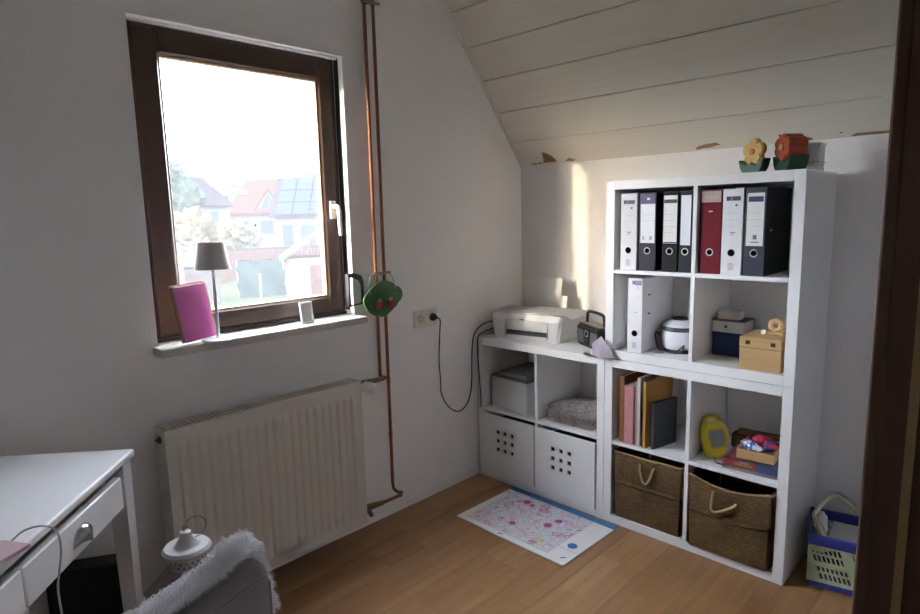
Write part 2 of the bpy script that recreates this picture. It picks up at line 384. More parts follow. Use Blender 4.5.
# shutter strap winder at the right reveal
wd_ = root('strap_winder', 'rounded white cover with a dark back hung at the window reveal above the sill', 'strap winder', (-1.176, 0.0, 1.03))
MB().prism([(-0.034, -0.004), (0.034, 0.0), (0.046, 0.016), (0.046, 0.10), (0.036, 0.126), (0.0, 0.138), (-0.034, 0.136)], 0.022, T(0, -0.0225, 0)).build('back_plate', M_black, wd_)
MB().prism([(-0.026, 0.006), (0.010, 0.010), (0.016, 0.02), (0.016, 0.085), (0.006, 0.108), (-0.026, 0.122)], 0.018, T(0, -0.041, 0)).build('cover', mat('winder_cover', (0.5, 0.5, 0.52), 0.4), wd_)

# ---------------------------------------------------------------- things on the sill
ZS = 0.9855
bk = root('pink_book', 'magenta covered book with brown edges leaning on the window behind the lamp', 'book', (-1.926, -0.076, ZS), math.radians(16))
Mb = RX(-10) @ RY(-2)
MB().box((0.003, 0.003, 0.006), (0.137, 0.016, 0.195), 0.001, M=T(0, 0, 0.008) @ Mb).build('pages', mat('brown_pages', (0.36, 0.20, 0.11), 0.8), bk)
MB().box((0, 0, 0.0), (0.128, 0.0035, 0.192), 0.001, M=T(0, 0, 0.009) @ Mb).build('front_cover', mat('magenta_cover', (0.50, 0.085, 0.30), 0.45, var=0.3, scale=9), bk)
MB().box((0, 0.0165, 0.0), (0.14, 0.0195, 0.20), 0.001, M=T(0, 0, 0.009) @ Mb).build('back_cover', mat('brown_board', (0.34, 0.19, 0.11), 0.8), bk)
lp = root('table_lamp', 'slim white table lamp with a cone shade standing on the window sill', 'lamp', (-1.803, -0.056, ZS))
MB().lathe([(0.058, 0), (0.060, 0.003), (0.058, 0.006), (0.012, 0.009), (0.007, 0.014)], seg=32).build('base', M_whitep, lp, True)
MB().cyl((0, 0, 0.012), (0, 0, 0.262), 0.006, seg=12).build('stem', M_whitep, lp, True)
MB().lathe([(0.060, 0.252), (0.044, 0.345), (0.0425, 0.345), (0.0585, 0.252)], seg=32, caps=False).build('shade', mat('lamp_shade', (0.60, 0.57, 0.54), 0.7), lp, True)
MB().box((-0.044, -0.002, 0.335), (0.044, 0.002, 0.338)).box((-0.002, -0.044, 0.335), (0.002, 0.044, 0.338)).cyl((0, 0, 0.255), (0, 0, 0.337), 0.009).build('shade_carrier', M_whitep, lp)
pf = root('photo_frame', 'small white photo frame leaning on the sill before the brown sash', 'photo frame', (-1.420, -0.032, ZS), math.radians(4))
Mp = RX(-7)
frame_mb(-0.029, 0.029, 0, 0.088, 0.008, 0.008, 0.008, 0.008, 0, 0.009, 0.001).xf(Mp).build('frame', M_whitep, pf)
MB().box((-0.022, 0.004, 0.007), (0.022, 0.007, 0.081), M=Mp).build('picture', mat('faded_picture', (0.50, 0.48, 0.45), 0.4, var=0.35, scale=60), pf)
MB().box((-0.008, 0.009, 0.004), (0.008, 0.012, 0.07), M=Mp).build('backing', M_paper, pf)

# ---------------------------------------------------------------- pipes, sign, radiator, socket
def tubeobj(name, pts, rad, m, parent=None, seg=12, it=0):
    return MB().tube(rough(pts, it) if it else pts, rad, seg).build(name, m, parent, True)
PX1, PX2, PY = -1.071, -1.025, -0.035
p1 = root('copper_pipe', 'copper heating pipe nearer the window, ending at the thermostat valve', 'pipe', (PX1, PY, 0))
tubeobj('pipe', rough([(0, 0, 2.5), (0, 0, 0.715), (0, 0, 0.692), (0.02, -0.008, 0.685), (0.032, -0.012, 0.685)], 2), 0.0075, M_copper, p1)
tubeobj('coupling', [(0, 0, 0.98), (0, 0, 1.0)], 0.0088, M_copper, p1)
p2 = root('copper_pipe', 'copper heating pipe nearer the socket, running down to the radiator foot', 'pipe', (PX2, PY, 0))
tubeobj('pipe', [(0, 0, 2.5), (0, 0, 0.17), (0, -0.005, 0.145), (0.002, -0.022, 0.135), (0.002, -0.05, 0.135), (-0.012, -0.066, 0.135), (-0.09, -0.066, 0.135), (-0.105, -0.066, 0.135)], 0.0075, M_copper, p2)
for z in (0.40, 0.655): tubeobj('coupling', [(0, 0, z), (0, 0, z+0.022)], 0.009, M_copper, p2)
MB().cyl((0.006, -0.05, 0.135), (-0.014, -0.066, 0.135), 0.011, seg=12).build('elbow', M_brass, p2, True)
for (z, nm) in ((2.285, 'upper'), (1.158, 'lower')):
    c = root('pipe_clamp', 'grey metal pipe clamp on the copper pipes ' + ('at the top edge of the picture' if nm == 'upper' else 'just above the green sign'), 'clamp', (PX2-0.02, PY, z), group='pipe clamps')
    MB().torus((0.02, 0, 0.0), 0.011, 0.004, 'z', 16, 6).torus((-0.026, 0, 0.0), 0.011, 0.004, 'z', 16, 6).build('ring', M_steel, c, True)
    MB().box((-0.05, -0.006, -0.006), (0.048, -0.014, 0.006), 0.001).cyl((0.0, 0, 0), (0.0, 0.036, 0), 0.004, seg=8).cyl((0.0, -0.013, 0), (0, -0.019, 0), 0.005, seg=8).build('bracket', M_steel, c)
# green wooden sign
sg = root('name_sign', 'green wooden name plate with two strawberries hanging on the pipes', 'sign', (-1.052, -0.062, 1.045))
crop = [(95, 340), (108, 305), (150, 265), (205, 225), (255, 203), (300, 195), (350, 200), (395, 216), (430, 246), (470, 262), (495, 290), (500, 325), (488, 362), (455, 385), (430, 415), (385, 445), (330, 478), (275, 490), (210, 475), (150, 442), (112, 395)]
ol = [((p[0]-300)*0.00054, -(p[1]-345)*0.00054) for p in crop]
MB().prism(ol, 0.010).build('board', M_green, sg)
text_obj('Lea', 0.046, 0.0006, 'lettering', M_black, sg, (-0.008, -0.0008, 0.022))
for dx in (-0.032, 0.030):
    st = MB().lathe([(0.002, -0.026), (0.012, -0.017), (0.019, -0.004), (0.020, 0.006), (0.014, 0.013), (0.003, 0.015)], seg=14)
    st.xf(Matrix.Diagonal((1, 0.45, 1, 1))).xf(T(dx, -0.005, -0.02)).build('strawberry', M_red, sg, True)
    lf = MB()
    for k in range(5):
        a = 2*PI*k/5
        lf.box((-0.002, -0.0035, 0), (0.002, 0, 0.014), M=T(dx, -0.009, -0.009) @ RY(math.degrees(a)*0.4-70))
    lf.cyl((dx, -0.009, -0.008), (dx+0.002, -0.010, 0.006), 0.0016, seg=6).build('strawberry_leaf', mat('leaf_pale', (0.5, 0.42, 0.28), 0.7), sg)
for hx_, hz_ in ((-0.075, 0.026), (0.068, 0.034)):
    MB().lathe([(0.0045, 0), (0.0045, 0.002)], seg=10, M=T(hx_, 0.0008, hz_) @ RX(90)).build('hole', M_dark, sg)
tubeobj('wire', rough([(-0.075, -0.002, 0.026), (-0.076, 0.004, 0.07), (-0.066, 0.008, 0.108), (-0.04, 0.012, 0.112), (0.0, 0.005, 0.108), (0.038, 0.006, 0.114), (0.055, 0.006, 0.10), (0.068, -0.002, 0.034)], 2), 0.0016, M_steel, sg, 6)

# radiator
RX0, RX1, RZ0, RZ1, RYF = -2.040, -1.248, 0.092, 0.722, -0.128
rad = root('radiator', 'cream ribbed panel radiator under the window', 'radiator', (RX0, 0, 0))
RW = RX1-RX0
NR = 21; x_in0, x_in1 = 0.03, RW-0.025
def radfn(a, b):
    x_ = a*RW; z_ = RZ0+b*(RZ1-RZ0)
    h = 0.0
    if x_in0 < x_ < x_in1:
        ph = ((x_-x_in0)/(x_in1-x_in0)*NR) % 1.0
        h = max(0.0, min(1.0, 1.9*math.sin(PI*ph)-0.45))
        e = min(1.0, max(0.0, min(z_-RZ0-0.038, RZ1-0.048-z_)/0.014)); h *= e*e*(3-2*e)
    return (x_, RYF-0.009*h, z_)
zs_ = 34
mb = MB(); mb.grid(radfn, NR*10+8, zs_*2); mb.build('front_panel', M_rad, rad, True)
MB().box((0.002, -0.048, RZ0), (RW-0.002, -0.040, RZ1), 0.002).build('back_panel', M_rad, rad)
for k, xx in enumerate((-0.002, RW-0.002)):
    MB().box((xx, RYF-0.001, RZ0+0.003), (xx+0.004, -0.038, RZ1+0.004), 0.0015).build('side_panel', M_rad, rad)
MB().box((0, RYF-0.001, RZ1-0.004), (RW, RYF+0.010, RZ1+0.004), 0.002).build('front_rail', M_rad, rad)
MB().box((0, -0.046, RZ1-0.004), (RW, -0.038, RZ1+0.004), 0.002).build('rear_rail', M_rad, rad)
MB().box((0, RYF, RZ0-0.002), (RW, RYF+0.012, RZ0+0.003), 0.002).build('lower_rail', M_rad, rad)
for xx in (0.012, RW-0.03): MB().box((xx, RYF+0.0102, RZ1-0.002), (xx+0.018, -0.0462, RZ1+0.003)).build('end_plate', M_rad, rad)
s0 = None
for k in range(46):
    xx = 0.034+k*(RW-0.068)/45
    if s0 is None:
        s0 = MB().box((-0.0035, RYF+0.010, -0.003), (0.0035, -0.045, 0.0015)).build('grille_slat', M_rad, rad, loc=(xx, 0, RZ1)); 
    else:
        o = bpy.data.objects.new('grille_slat', s0.data); COL.objects.link(o); o.parent = rad; o.location = (xx, 0, RZ1)
MB().box((0.01, RYF+0.012, RZ1-0.05), (RW-0.01, -0.05, RZ1-0.045)).build('convector_fins', M_dark, rad)
MB().lathe([(0.012, 0), (0.012, 0.008), (0.006, 0.010), (0.006, 0.016)], seg=12, M=T(0.0, -0.085, RZ1-0.035) @ RY(-90)).build('bleed_plug', M_brass, rad, True)
for zz in (RZ0+0.06, RZ1-0.06):
    for xx in (0.12, RW-0.12): MB().box((xx, -0.041, zz-0.03), (xx+0.03, 0.0, zz+0.03)).build('wall_bracket', M_rad, rad)
# valves belong to the radiator
MB().cyl((RW-0.002, -0.085, RZ1-0.032), (RW+0.03, -0.085, RZ1-0.032), 0.013, seg=12).tube([(RW+0.03, -0.085, RZ1-0.032), (RW+0.05, -0.075, RZ1-0.026), (RW+0.13, -0.05, RZ1-0.036), (RW+0.186, -0.047, RZ1-0.037)], [0.013, 0.014, 0.011, 0.010], 10).build('valve_body', M_brass, rad, True)
th = MB().lathe([(0.014, 0), (0.019, 0.006), (0.021, 0.02), (0.024, 0.05), (0.022, 0.06), (0.012, 0.064)], seg=20)
for k in range(16):
    a = 2*PI*k/16; th.box((-0.0018, 0.020, 0.012), (0.0018, 0.0255, 0.048), M=RZ(math.degrees(a)))
th.xf(T(RW+0.028, -0.094, RZ1-0.034) @ RX(100) @ RY(38)).build('thermostat_head', M_whitep, rad, True)
MB().cyl((RW-0.002, -0.085, 0.135), (RW+0.022, -0.085, 0.135), 0.016, seg=12).tube([(RW+0.022, -0.088, 0.135), (RW+0.05, -0.092, 0.137), (RW+0.112, -0.1, 0.135)], [0.013, 0.015, 0.010], 10).cyl((RW+0.03, -0.09, 0.135), (RW+0.024, -0.13, 0.115), 0.012, 0.009, seg=10).build('return_valve', M_brass, rad, True)

# double socket with plug and cable
sk = root('wall_socket', 'cream double wall socket right of the copper pipes', 'socket', (-0.757, 0, 0.915))
for k, xx in enumerate((-0.038, 0.038)):
    fm = MB().box((xx-0.0375, -0.011, -0.041), (xx+0.0375, -0.0005, 0.041), 0.003)
    ob = fm.build('socket_unit', M_socket, sk)
    MB().lathe([(0.0215, 0), (0.0215, 0.004), (0.019, 0.004), (0.018, 0.0012), (0.004, 0.001)], seg=24, M=T(xx, -0.0112, 0) @ RX(90)).build('recess_ring', mat('socket_shade', (0.56, 0.49, 0.37), 0.5), ob)
    for dz in (-0.0095, 0.0095): MB().lathe([(0.0025, 0), (0.0025, 0.001)], seg=8, M=T(xx, -0.0125, dz) @ RX(90)).build('pin_hole', M_dark, ob)
pc = root('power_cable', 'black power cable plugged into the socket and looping to the printer', 'cable', (-0.719, -0.013, 0.915))
MB().lathe([(0.019, 0), (0.019, 0.012), (0.012, 0.022), (0.006, 0.036)], seg=16, M=RX(90)).build('plug', M_black, pc, True)
def P(x, y, z): return (x+0.719, y+0.013, z-0.915)
tubeobj('cord', rough([P(-0.719, -0.045, 0.915), P(-0.70, -0.052, 0.905), P(-0.685, -0.03, 0.86), P(-0.675, -0.013, 0.78), P(-0.68, -0.010, 0.68), P(-0.67, -0.010, 0.58), P(-0.675, -0.010, 0.52), P(-0.63, -0.010, 0.44), P(-0.57, -0.010, 0.395), P(-0.52, -0.010, 0.39), P(-0.465, -0.010, 0.43), P(-0.442, -0.010, 0.52), P(-0.44, -0.010, 0.66), P(-0.432, -0.010, 0.75), P(-0.41, -0.012, 0.80), P(-0.36, -0.03, 0.835), P(-0.30, -0.04, 0.84), P(-0.24, -0.042, 0.835)], 3), 0.0032, M_rubber, pc, 8)
tag(tubeobj('usb_cable', rough([(-0.25, -0.042, 0.80), (-0.30, -0.038, 0.80), (-0.38, -0.036, 0.790), (-0.412, -0.03, 0.772), (-0.412, -0.026, 0.72), (-0.406, -0.024, 0.63), (-0.409, -0.036, 0.52), (-0.407, -0.040, 0.44), (-0.405, -0.038, 0.385)], 3), 0.003, M_rubber), 'thin black cable hanging from the printer over the low shelf unit', 'cable')

# ---------------------------------------------------------------- shelf units
KW, KD, KT, KI = 0.765, 0.39, 0.038, 0.016
C = (KW-2*KT-KI)/2
def shelf_unit(loc, label):
    s = root('shelf_unit', label, 'shelf', loc, R90, 'white cube shelf units')
    MB().box((0, 0, 0), (KT, KD, KW), 0.0012).build('side_panel', M_white, s)
    MB().box((KW-KT, 0, 0), (KW, KD, KW), 0.0012).build('side_panel', M_white, s)
    MB().box((KT, 0.0004, KW-KT), (KW-KT, KD, KW-0.0002), 0.0012).build('top_panel', M_white, s)
    MB().box((KT, 0.0004, 0.0002), (KW-KT, KD, KT), 0.0012).build('bottom_panel', M_white, s)
    MB().box((KT+C, 0.003, KT), (KT+C+KI, KD, KW-KT), 0.001).build('divider', M_white, s)
    MB().box((KT, 0.003, KT+C), (KT+C, KD, KT+C+KI), 0.001).build('shelf_board', M_white, s)
    MB().box((KT+C+KI, 0.003, KT+C), (KW-KT, KD, KT+C+KI), 0.001).build('shelf_board', M_white, s)
    return s
FX = -0.40; YL = -0.015; YRU = -0.78
shelf_unit((FX, YL, 0), 'low white cube shelf under the printer, with two white bins')
shelf_unit((FX, YRU-0.001, 0), 'lower white cube shelf holding two wicker baskets, books and toys')
shelf_unit((FX, YRU-0.001, KW+0.0015), 'upper white cube shelf stacked on the other, holding the ring binders')
Z1 = KT+C+KI+0.0005             # lower unit's shelf surface
Z0 = KT+0.0005
U0 = KW+0.0015+KT+0.0005; U1 = KW+0.0015+KT+C+KI+0.0005

# white bins with 3 x 3 square holes
def bin_(yl, label, pull):
    b = root('storage_bin', label, 'bin', (FX-pull, yl, Z0), R90, 'white bins with square holes')
    W_, H_, D_ = 0.331, 0.322, 0.36
    hs = 0.021; g = 0.047; cx, cz = W_/2-0.02, H_*0.58
    us = [0]; vs2 = [0]; 
    for k in (-1, 0, 1): us += [cx+k*g-hs/2, cx+k*g+hs/2]; vs2 += [cz+k*g-hs/2, cz+k*g+hs/2]
    us.append(W_); vs2.append(H_)
    sk_ = {(i, j) for i in (1, 3, 5) for j in (1, 3, 5)}
    MB().holes(us, vs2, sk_, 0.008, lambda a, c: (a, 0, c)).build('front_panel', M_white, b)
    MB().box((0, 0.0085, 0), (0.006, D_, H_-0.004)).build('side_panel', M_white, b)
    MB().box((W_-0.006, 0.0085, 0), (W_, D_, H_-0.004)).build('side_panel', M_white, b)
    MB().box((0.006, D_-0.006, 0), (W_-0.006, D_, H_-0.004)).build('back_panel', M_white, b)
    MB().box((0.006, 0.0085, 0), (W_-0.006, D_-0.006, 0.006)).build('bottom_panel', M_white, b)
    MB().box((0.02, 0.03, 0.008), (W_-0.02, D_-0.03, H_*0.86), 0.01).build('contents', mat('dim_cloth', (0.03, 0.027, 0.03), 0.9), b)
    return b
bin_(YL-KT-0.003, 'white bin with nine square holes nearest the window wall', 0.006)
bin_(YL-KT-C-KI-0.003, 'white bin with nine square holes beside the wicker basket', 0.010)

# wicker baskets
M_wick = bpy.data.materials.new('wicker'); M_wick.use_nodes = True
def _w():
    nt = M_wick.node_tree; n = nt.nodes; L = nt.links; p = n['Principled BSDF']; p.inputs['Roughness'].default_value = 0.65
    tc = n.new('ShaderNodeTexCoord'); ch = n.new('ShaderNodeTexBrick')
    mp = n.new('ShaderNodeMapping'); mp.inputs['Rotation'].default_value = (PI/2, 0, 0); L.new(tc.outputs['Object'], mp.inputs[0])
    L.new(mp.outputs[0], ch.inputs['Vector']); ch.inputs['Scale'].default_value = 1
    ch.inputs['Brick Width'].default_value = 0.016; ch.inputs['Row Height'].default_value = 0.0072; ch.inputs['Mortar Size'].default_value = 0.0009
    ch.inputs['Color1'].default_value = (0.27, 0.17, 0.085, 1); ch.inputs['Color2'].default_value = (0.40, 0.27, 0.14, 1); ch.inputs['Mortar'].default_value = (0.13, 0.08, 0.04, 1)
    nz = n.new('ShaderNodeTexNoise'); nz.inputs['Scale'].default_value = 9; nz.inputs['Detail'].default_value = 6; L.new(tc.outputs['Object'], nz.inputs['Vector'])
    mx = n.new('ShaderNodeMix'); mx.data_type = 'RGBA'; mx.blend_type = 'MULTIPLY'; mx.inputs[0].default_value = 0.7
    cr = n.new('ShaderNodeValToRGB'); cr.color_ramp.elements[0].position = 0.3; cr.color_ramp.elements[0].color = (0.45, 0.42, 0.38, 1); cr.color_ramp.elements[1].position = 0.7; cr.color_ramp.elements[1].color = (1.25, 1.15, 0.95, 1)
    L.new(nz.outputs[0], cr.inputs[0]); L.new(ch.outputs['Color'], mx.inputs[6]); L.new(cr.outputs[0], mx.inputs[7]); L.new(mx.outputs[2], p.inputs['Base Color'])
    b = n.new('ShaderNodeBump'); b.inputs['Strength'].default_value = 0.7; b.inputs['Distance'].default_value = 0.003; L.new(ch.outputs['Fac'], b.inputs['Height']); b.invert = True; L.new(b.outputs[0], p.inputs['Normal'])
_w()
def basket(loc, rz, label, hl, droop):
    b = root('wicker_basket', label, 'basket', loc, rz, 'wicker baskets')
    W_, H_, D_ = 0.310, 0.305, 0.34
    def wall(p0, p1, nm):
        p0 = Vector(p0); p1 = Vector(p1); d = p1-p0; nrm = Vector((d.y, -d.x, 0)).normalized(); Ln = d.length
        def fn(a, c):
            rowk = int(c*42); col = a*Ln/0.016
            z = c*(H_-droop*math.sin(PI*a))
            band = 0.003*math.exp(-((c-0.55)/0.02)**2)
            off = 0.0022*math.sin(2*PI*(col+0.5*(rowk % 2)))+band+0.004*math.sin(PI*c)
            ins = 0.008*(1-c)
            q = p0+d*(a*(1-2*ins/Ln)+ins/Ln)
            return (q.x+nrm.x*off, q.y+nrm.y*off, z)
        mb_ = MB().grid(fn, int(Ln/0.008), 84)
        bmesh.ops.solidify(mb_.bm, geom=mb_.bm.faces[:], thickness=0.006)
        return mb_.build(nm, M_wick, b, True)
    wall((0, 0, 0), (W_, 0, 0), 'front_wall'); wall((W_, 0, 0), (W_, D_, 0), 'side_wall'); wall((W_, D_, 0), (0, D_, 0), 'back_wall'); wall((0, D_, 0), (0, 0, 0), 'side_wall')
    MB().box((0.006, 0.006, 0.0), (W_-0.006, D_-0.006, 0.006)).build('bottom', M_wick, b)
    rim = [(W_*k/12, 0.0, H_-droop*math.sin(PI*k/12)) for k in range(13)]
    tubeobj('front_rim', rim, 0.0055, M_wick, b, 8)
    tubeobj('rim', [(0, 0, H_), (0, D_, H_), (W_, D_, H_), (W_, 0, H_)], 0.0055, M_wick, b, 8)
    tubeobj('rope_handle', rough(hl, 2), 0.0055, M_rope, b, 8)
    return b
basket((FX+0.008, YRU-0.001-KT-0.0135, Z0+0.001), R90, 'brown wicker basket nearest the white bins, rope handle hanging in a V', [(0.125, -0.004, 0.278), (0.127, -0.012, 0.258), (0.142, -0.018, 0.205), (0.160, -0.018, 0.195), (0.176, -0.016, 0.222), (0.188, -0.012, 0.268), (0.19, -0.004, 0.274)], 0.004)
basket((FX-0.014, YRU-0.001-KT-C-KI-0.0135, Z0+0.001), R90+math.radians(0.2), 'brown wicker basket pulled slightly out, nearest the plastic crate', [(0.10, -0.006, 0.262), (0.098, -0.014, 0.23), (0.096, -0.022, 0.195), (0.110, -0.024, 0.182), (0.14, -0.022, 0.198), (0.185, -0.016, 0.228), (0.188, -0.006, 0.236)], 0.028)

# ---------------------------------------------------------------- ring binders
def binder(y_left, w_, label, col, z, lab=None, head=None, lines=3, x=FX+0.014, h=0.318, ringcol=None, side=None, rot=0.0, dark=False, barcode=False, logo=None):
    b = root('ring_binder', label, 'binder', (x, y_left, z), R90+rot, 'ring binders')
    mc = mat('binder_%03d%03d%03d' % tuple(int(c*999) for c in col), col, 0.65, var=0.08, scale=40, spec=0.2)
    ms = side or mc
    D_ = 0.285
    sp = MB().box((0, 0, 0), (w_, 0.003, h), 0.0012).build('spine', mc, b)
    MB().box((0, 0.0032, 0), (0.0028, D_, h), 0.0008).build('cover_board', ms, b)
    cb = MB().box((w_-0.0028, 0.0032, 0), (w_, D_, h), 0.0008).build('cover_board', ms, b)
    MB().box((0.004, 0.02, 0.012), (w_*0.8, D_-0.015, h-0.012)).build('paper_block', M_paper, b)
    for zz in (0.245*h/0.318, 0.165*h/0.318):
        MB().box((w_, 0.05, zz-0.003), (w_+0.0022, 0.068, zz+0.003), 0.0006).build('ring_slot', M_chrome if dark else M_black, cb)
    cz = 0.083*h/0.318
    MB().torus((w_/2, -0.0012, cz), 0.0125, 0.0022 if ringcol is not None else 0.0012, 'y', 24, 6).build('finger_ring', ringcol or M_dark, sp, True)
    MB().lathe([(0.0122, 0), (0.0122, 0.0012)], seg=24, M=T(w_/2, 0.0, cz) @ RX(90)).build('finger_hole', M_hole, sp)
    if lab:
        l0, l1, mg, lc = lab
        lb = MB().box((mg, -0.0009, l0*h), (w_-mg, 0.0003, l1*h)).build('spine_label', mat('label_%d' % int(lc[0]*99), lc, 0.5, var=0.02), sp)
    if head:
        hz0, hz1, hm, hc = head
        MB().box((hm, -0.0014, hz0*h), (w_-hm, -0.0008, hz1*h)).build('label_header', mat('header_%02d%02d%02d' % tuple(int(c*99) for c in hc), hc, 0.5), sp)
    if lines:
        ln = MB(); mg = lab[2]+0.005 if lab else 0.012
        for k in range(lines):
            zz = h*(0.72-k*0.075); ln.box((mg, -0.0014, zz), (w_-mg, -0.0007, zz+0.0008))
        ln.build('label_rules', mat('grey_print', (0.35, 0.35, 0.38), 0.6), sp)
    if logo:
        for (x0, z0, x1, z1, c_) in logo:
            MB().box((x0*w_, -0.0016, z0*h), (x1*w_, -0.0007, z1*h)).build('printed_mark', mat('mark_%02d%02d%02d' % tuple(int(c*99) for c in c_), c_, 0.5), sp)
    if barcode:
        bc = MB()
        for k in range(6): bc.box((w_*0.36, -0.0012, h*(0.06+k*0.014)), (w_*(0.6 if k % 2 else 0.66), -0.0002, h*(0.067+k*0.014)))
        bc.build('print_block', mat('grey_print', (0.35, 0.35, 0.38), 0.6), sp)
    return b
PUR = (0.07, 0.055, 0.14); NAV = (0.03, 0.05, 0.12); GRY = (0.05, 0.05, 0.062); BLK = (0.014, 0.014, 0.016)
WHT = (0.72, 0.72, 0.74)
markA = [(0.18, 0.865, 0.42, 0.915, (0.10, 0.03, 0.10)), (0.44, 0.865, 0.86, 0.915, PUR), (0.62, 0.80, 0.72, 0.825, (0.1, 0.1, 0.2)), (0.42, 0.49, 0.66, 0.505, (0.3, 0.3, 0.35)), (0.46, 0.465, 0.58, 0.482, (0.4, 0.4, 0.45))]
binder(YRU-0.061, 0.074, 'white ring binder at the window end of the top row', WHT, U1, logo=markA, lines=2, barcode=True)
binder(YRU-0.148, 0.071, 'charcoal ring binder with a purple-headed white label, second in the top row', GRY, U1, lab=(0.36, 0.86, 0.004, (0.76, 0.76, 0.80)), head=(0.86, 0.985, 0.004, PUR), ringcol=M_ring, dark=True, side=M_black, lines=2, logo=[(0.45, 0.91, 0.62, 0.935, (0.6, 0.58, 0.7)), (0.2, 0.40, 0.3, 0.45, (0.4, 0.4, 0.45)), (0.62, 0.40, 0.8, 0.45, (0.4, 0.4, 0.45))])
binder(YRU-0.248, 0.064, 'black ring binder with a dark-headed white label, third in the top row', BLK, U1, lab=(0.36, 0.955, 0.004, (0.74, 0.74, 0.72)), head=(0.86, 0.905, 0.005, (0.05, 0.07, 0.06)), ringcol=M_ring, dark=True, lines=4, logo=[(0.08, 0.365, 0.92, 0.378, (0.03, 0.03, 0.035))])
binder(YRU-0.3185, 0.050, 'slim charcoal ring binder with a plain white label beside the divider', (0.028, 0.028, 0.036), U1, lab=(0.34, 0.95, 0.005, (0.72, 0.73, 0.78)), ringcol=M_ring, dark=True, lines=0)
binder(YRU-0.3985, 0.081, 'dark red ring binder with a pale label top', (0.15, 0.008, 0.018), U1, lab=(0.855, 0.985, 0.004, (0.42, 0.34, 0.31)), ringcol=M_ring, lines=0, logo=[(0.4, 0.74, 0.58, 0.755, (0.55, 0.4, 0.4)), (0.22, 0.905, 0.8, 0.925, (0.5, 0.42, 0.3))], x=FX+0.018)
binder(YRU-0.484, 0.075, 'white ring binder between the red and the grey one', WHT, U1, logo=markA, lines=3, barcode=True)
binder(YRU-0.5665, 0.071, 'slate grey ring binder with white label and dark inner cover, last in the top row', (0.055, 0.06, 0.08), U1, lab=(0.345, 0.945, 0.006, (0.74, 0.74, 0.76)), head=(0.845, 0.905, 0.010, NAV), ringcol=M_ring, dark=True, side=M_black, lines=3, logo=[(0.42, 0.42, 0.6, 0.47, (0.15, 0.17, 0.3)), (0.28, 0.38, 0.72, 0.395, (0.3, 0.3, 0.35))])
binder(YRU-0.101, 0.066, 'white ring binder standing alone beside the small cooker', WHT, U0, logo=[(0.3, 0.92, 0.5, 0.97, (0.2, 0.15, 0.22)), (0.5, 0.91, 0.92, 0.975, (0.26, 0.2, 0.38)), (0.66, 0.87, 0.75, 0.885, (0.2, 0.2, 0.3)), (0.42, 0.54, 0.66, 0.55, (0.4, 0.4, 0.45))], lines=0, barcode=True)
bg = root('plastic_sleeve', 'crumpled clear plastic sleeve beside the slate grey binder', 'sleeve', (FX+0.1, YRU-0.645, U1), R90)
MB().grid(lambda a, b: (0.07*a, 0.2*b, 0.012+0.010*math.sin(7*a+5*b)*math.sin(4*b+2*a)), 10, 16).build('sheet', M_clear, bg, True)

# small cooker
ck = root('small_cooker', 'small white electric cooker with a dark rimmed lid beside the lone binder', 'cooker', (FX+0.155, YRU-0.270, U0), 0)
MB().lathe([(0.062, 0.0), (0.064, 0.004), (0.066, 0.014), (0.0655, 0.016)], seg=32).build('foot_ring', M_black, ck, True)
MB().lathe([(0.064, 0.016), (0.072, 0.03), (0.075, 0.06), (0.073, 0.09), (0.072, 0.094)], seg=32).build('pot', mat('appliance_white', (0.68, 0.68, 0.72), 0.25), ck, True)
MB().lathe([(0.074, 0.094), (0.077, 0.098), (0.076, 0.108), (0.072, 0.112)], seg=32).build('lid_band', M_black, ck, True)
MB().lathe([(0.072, 0.112), (0.060, 0.128), (0.040, 0.136), (0.033, 0.138)], seg=32).build('lid', mat('appliance_white', (0.68, 0.68, 0.72), 0.25), ck, True)
MB().lathe([(0.033, 0.136), (0.034, 0.142), (0.028, 0.146), (0.004, 0.147)], seg=24).build('lid_knob', M_black, ck, True)
tubeobj('flex', rough([(-0.02, 0.07, 0.055), (-0.05, 0.085, 0.09), (-0.07, 0.075, 0.06), (-0.08, 0.06, 0.02), (-0.075, 0.045, 0.006), (-0.085, 0.0, 0.006), (-0.085, -0.045, 0.010), (-0.08, -0.06, 0.05), (-0.075, -0.04, 0.03), (-0.09, -0.02, 0.006)], 3), 0.003, M_rubber, ck, 8)

# boxes in the middle right cell
nb = root('navy_box', 'navy blue lidded box under the small white boxes', 'box', (FX+0.183, YRU-0.398, U0), R90)
MB().box((0, 0, 0), (0.21, 0.15, 0.08), 0.002).build('body', mat('navy_card', (0.012, 0.03, 0.11), 0.6), nb)
MB().box((-0.002, -0.002, 0.0805), (0.212, 0.152, 0.098), 0.002).build('lid', mat('navy_card', (0.012, 0.03, 0.11), 0.6), nb)
wb = root('white_card_box', 'flat white box with a dark button on the navy box', 'box', (FX+0.176, YRU-0.398, U0+0.0985), R90)
MB().box((0, 0, 0), (0.125, 0.11, 0.046), 0.002).build('body', mat('card_white', (0.62, 0.60, 0.57), 0.7), wb)
MB().box((-0.002, -0.002, 0.0462), (0.127, 0.112, 0.052), 0.001).build('lid', mat('card_grey', (0.16, 0.15, 0.15), 0.7), wb)
MB().lathe([(0.006, 0), (0.006, 0.002), (0.004, 0.003)], seg=12, M=T(0.055, 0, 0.025) @ RX(90)).build('button', mat('plum', (0.07, 0.02, 0.04), 0.5), wb)
ub = root('tiny_white_box', 'tiny white box topmost on the flat white box', 'box', (FX+0.185, YRU-0.415, U0+0.151), R90)
MB().box((0, 0, 0), (0.083, 0.06, 0.026), 0.002).build('body', mat('card_cream', (0.62, 0.59, 0.54), 0.7), ub)
MB().box((-0.001, -0.001, 0.0262), (0.084, 0.061, 0.034), 0.002).build('lid', mat('card_cream', (0.62, 0.59, 0.54), 0.7), ub)
M_pine = plank_mat('pine_wood', (0.40, 0.24, 0.10), (0.60, 0.40, 0.19), 0.55, (3, 30, 40), 0.0)
